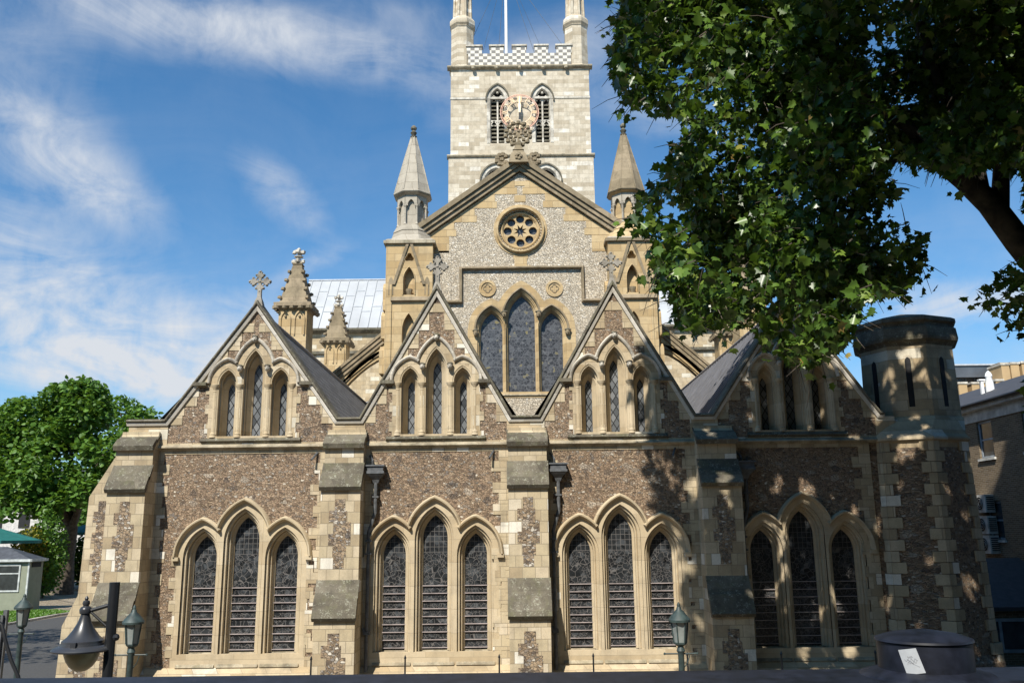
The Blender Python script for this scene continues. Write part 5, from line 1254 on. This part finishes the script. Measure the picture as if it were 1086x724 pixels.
for (px, py, Yv) in ((1056, 532, 34.5), (1057, 556, 34.5), (1057, 578, 34.5)):
    x, z = at(px, py, Yv); x = bX-.35; Yv = 36.9
    t_ = thing('air_conditioner', ['topmost', 'middle', 'lowest'][ky_]+' white air conditioning unit on the shaded brick wall', 'air conditioner', (x, Yv, z-.35), 'air conditioning units'); ky_ += 1
    mb = MB(); mb.box(x-.05, x+.33, Yv-.55, Yv+.55, z-.36, z+.36, m_ac); mb.box(x-.02, x+.3, Yv-.56, Yv-.55, z-.3, z+.3, m_ac); mb.build('casing', t_)
    mb = MB(); n = 20; mb.add([(x-.055, Yv-.12+.27*math.cos(2*math.pi*k/n), z+.27*math.sin(2*math.pi*k/n)) for k in range(n)], [tuple(range(n))], m_dark)
    for r in (.09, .18, .27): mb.tube([(x-.065, Yv-.12+r*math.cos(2*math.pi*k/n), z+r*math.sin(2*math.pi*k/n)) for k in range(n+1)], .008, m_ac, 4, False)
    mb.build('fan_grille', t_)
    mb = MB()
    for k in range(7): mb.box(x+.0, x+.3, Yv-.575, Yv-.56, z-.25+.08*k, z-.21+.08*k, m_dark)
    mb.build('side_grille', t_)
# low dark outbuilding
lo = thing('outbuilding', 'low outbuilding with dark pitched roof between turret and brick building', 'outbuilding', (17.5, 34, 0))
zlo = at(1075, 640, 33)[1]; zhi = at(1075, 598, 36)[1]
mb = MB(); mb.box(14.6, 19.2, 31, 38, 0, zlo, m_brick); mb.build('wall', lo)
mb = MB(); mb.prism_x([(30.8, zlo-.05), (30.8, zlo+.08), (34.5, zhi+.3), (38.2, zlo+.08), (38.2, zlo-.05)], 14.5, 19.25, m_roofdk); mb.build('roof', lo)
mb = MB(); mb.plate([(15.2, .4), (15.2, zlo-.3), (18.6, zlo-.3), (18.6, .4)], [[(15.3+k*1.1, .5), (15.3+k*1.1, zlo-.4), (16.3+k*1.1, zlo-.4), (16.3+k*1.1, .5)] for k in range(3)], 30.95, 31.0, m_sash); w_ = mb.build('window', lo)
mb = MB(); mb.box(15.25, 18.55, 30.97, 30.985, .45, zlo-.35, m_wg); mb.build('pane', w_)
# distant office block with stone piers
ofc = thing('office_block', 'distant office block with grey glass band and yellow stone piers, far right', 'building', (68, 110, 0))
m_pier = simple('sandstone_pier', (.42, .29, .15), .8, 0, .1, .5); m_band = simple('grey_cladding', (.10, .11, .125), .4, .2, .2, .5); m_offg = simple('office_glass', (.03, .035, .045), .2)
OY = 112.0; q = lambda px, py: at(px, py, OY)
mb = MB(); xa = q(985, 400)[0]; zt_ = q(1030, 388)[1]; mb.box(xa, xa+70, OY, OY+30, 0, zt_-1.6, m_band); mb.box(xa-.3, xa+70, OY-.8, OY+30, zt_-1.6, zt_-.1, m_band)
mb.box(xa-.4, xa+70, OY-1, OY+30, zt_-.1, zt_+.1, m_lead)
for k in range(60): mb.box(xa+k*1.15, xa+k*1.15+.2, OY-.1, OY, zt_-4.6, zt_-1.6, m_pipe)
mb.build('wall', ofc)
mb = MB(); mb.box(xa, xa+70, OY-.05, OY-.02, zt_-4.5, zt_-1.7, m_offg); mb.build('window_band', ofc)
for a, b_, t0 in ((1018, 1027, 407), (1032, 1040, 407), (1042, 1050, 406), (1058, 1066, 404), (1066, 1074.5, 387), (1076, 1085, 386), (1088, 1098, 385)):
    mb = MB(); yo = OY-5; s1, s2 = at(a, 420, yo)[0], at(b_, 420, yo)[0]; z1 = at(a, t0, yo)[1]; mb.box(s1, s2, yo, yo+3, 0, z1, m_pier); mb.box(s1-.1, s2+.1, yo-.1, yo+3.1, z1, z1+.25, m_cope); mb.build('stone_pier', ofc)
mb = MB(); s1 = at(1064, 420, OY-3)[0]; mb.box(s1, s1+30, OY-3, OY+2, zt_-.2, at(1080, 384, OY-3)[1], m_cope); mb.build('upper_storey', ofc)
# white cowl on the brick building's roof
cw = thing('roof_cowl', 'white pointed ventilation cowl standing on the brick building roof', 'vent cowl', (bX+2.4, 39.5, ze_+1.2))
X, Z = at(1051.5, 423, 39.5); bxx = X
zz0 = ze_+.26+(bxx-bX+.45)*(1.94/4.95) if bxx > bX else ze_
mb = MB(); mb.lathe(bxx, 39.5, [(.20, zz0-.25), (.17, zz0+.35), (.13, zz0+.6), (.16, zz0+.65), (.12, zz0+.8), (.03, zz0+.9)], m_white, 12); mb.build('cowl', cw, True)
mb = MB(); mb.box(bxx-.42, bxx-.30, 39.44, 39.56, zz0-.35, zz0+.45, m_white); mb.box(bxx-.5, bxx-.22, 39.4, 39.6, zz0+.45, zz0+.52, m_white); mb.build('vent_pipe', cw)

# ================================================================= STREET BEHIND THE VIEWER (it shades and closes off the low sky)
def street_block(label, x0, x1, y, h, m):
    t_ = thing('street_building', label, 'building', ((x0+x1)/2, y-5, 0), 'buildings across the street')
    mb = MB(); mb.box(x0, x1, y-10, y, 0, h, m); mb.build('wall', t_)
    mb = MB(); mb.box(x0-.1, x1+.1, y-10.2, y+.25, h, h+.5, m_string); mb.build('cornice', t_)
    nx = int((x1-x0)/3.4); z = 4.6
    while z < h-2.4:
        for i in range(nx):
            x = x0+(i+.5)*(x1-x0)/nx; mb = MB(); mb.box(x-.75, x+.75, y-.02, y+.06, z, z+1.9, m_sash); f = mb.build('window', t_)
            mb = MB(); mb.box(x-.66, x-.04, y+.061, y+.07, z+.09, z+1.81, m_wg); mb.box(x+.04, x+.66, y+.061, y+.07, z+.09, z+1.81, m_wg); mb.build('pane', f)
        z += 3.3
street_block('tall yellow brick building across the street, furthest left', -62, -22, -13, 20, m_brick)
street_block('stone fronted building across the street facing the chapel gables', -21.8, 14, -12, 19, m_tower)
street_block('tall yellow brick building across the street, furthest right', 14.2, 60, -13, 21, m_brick)
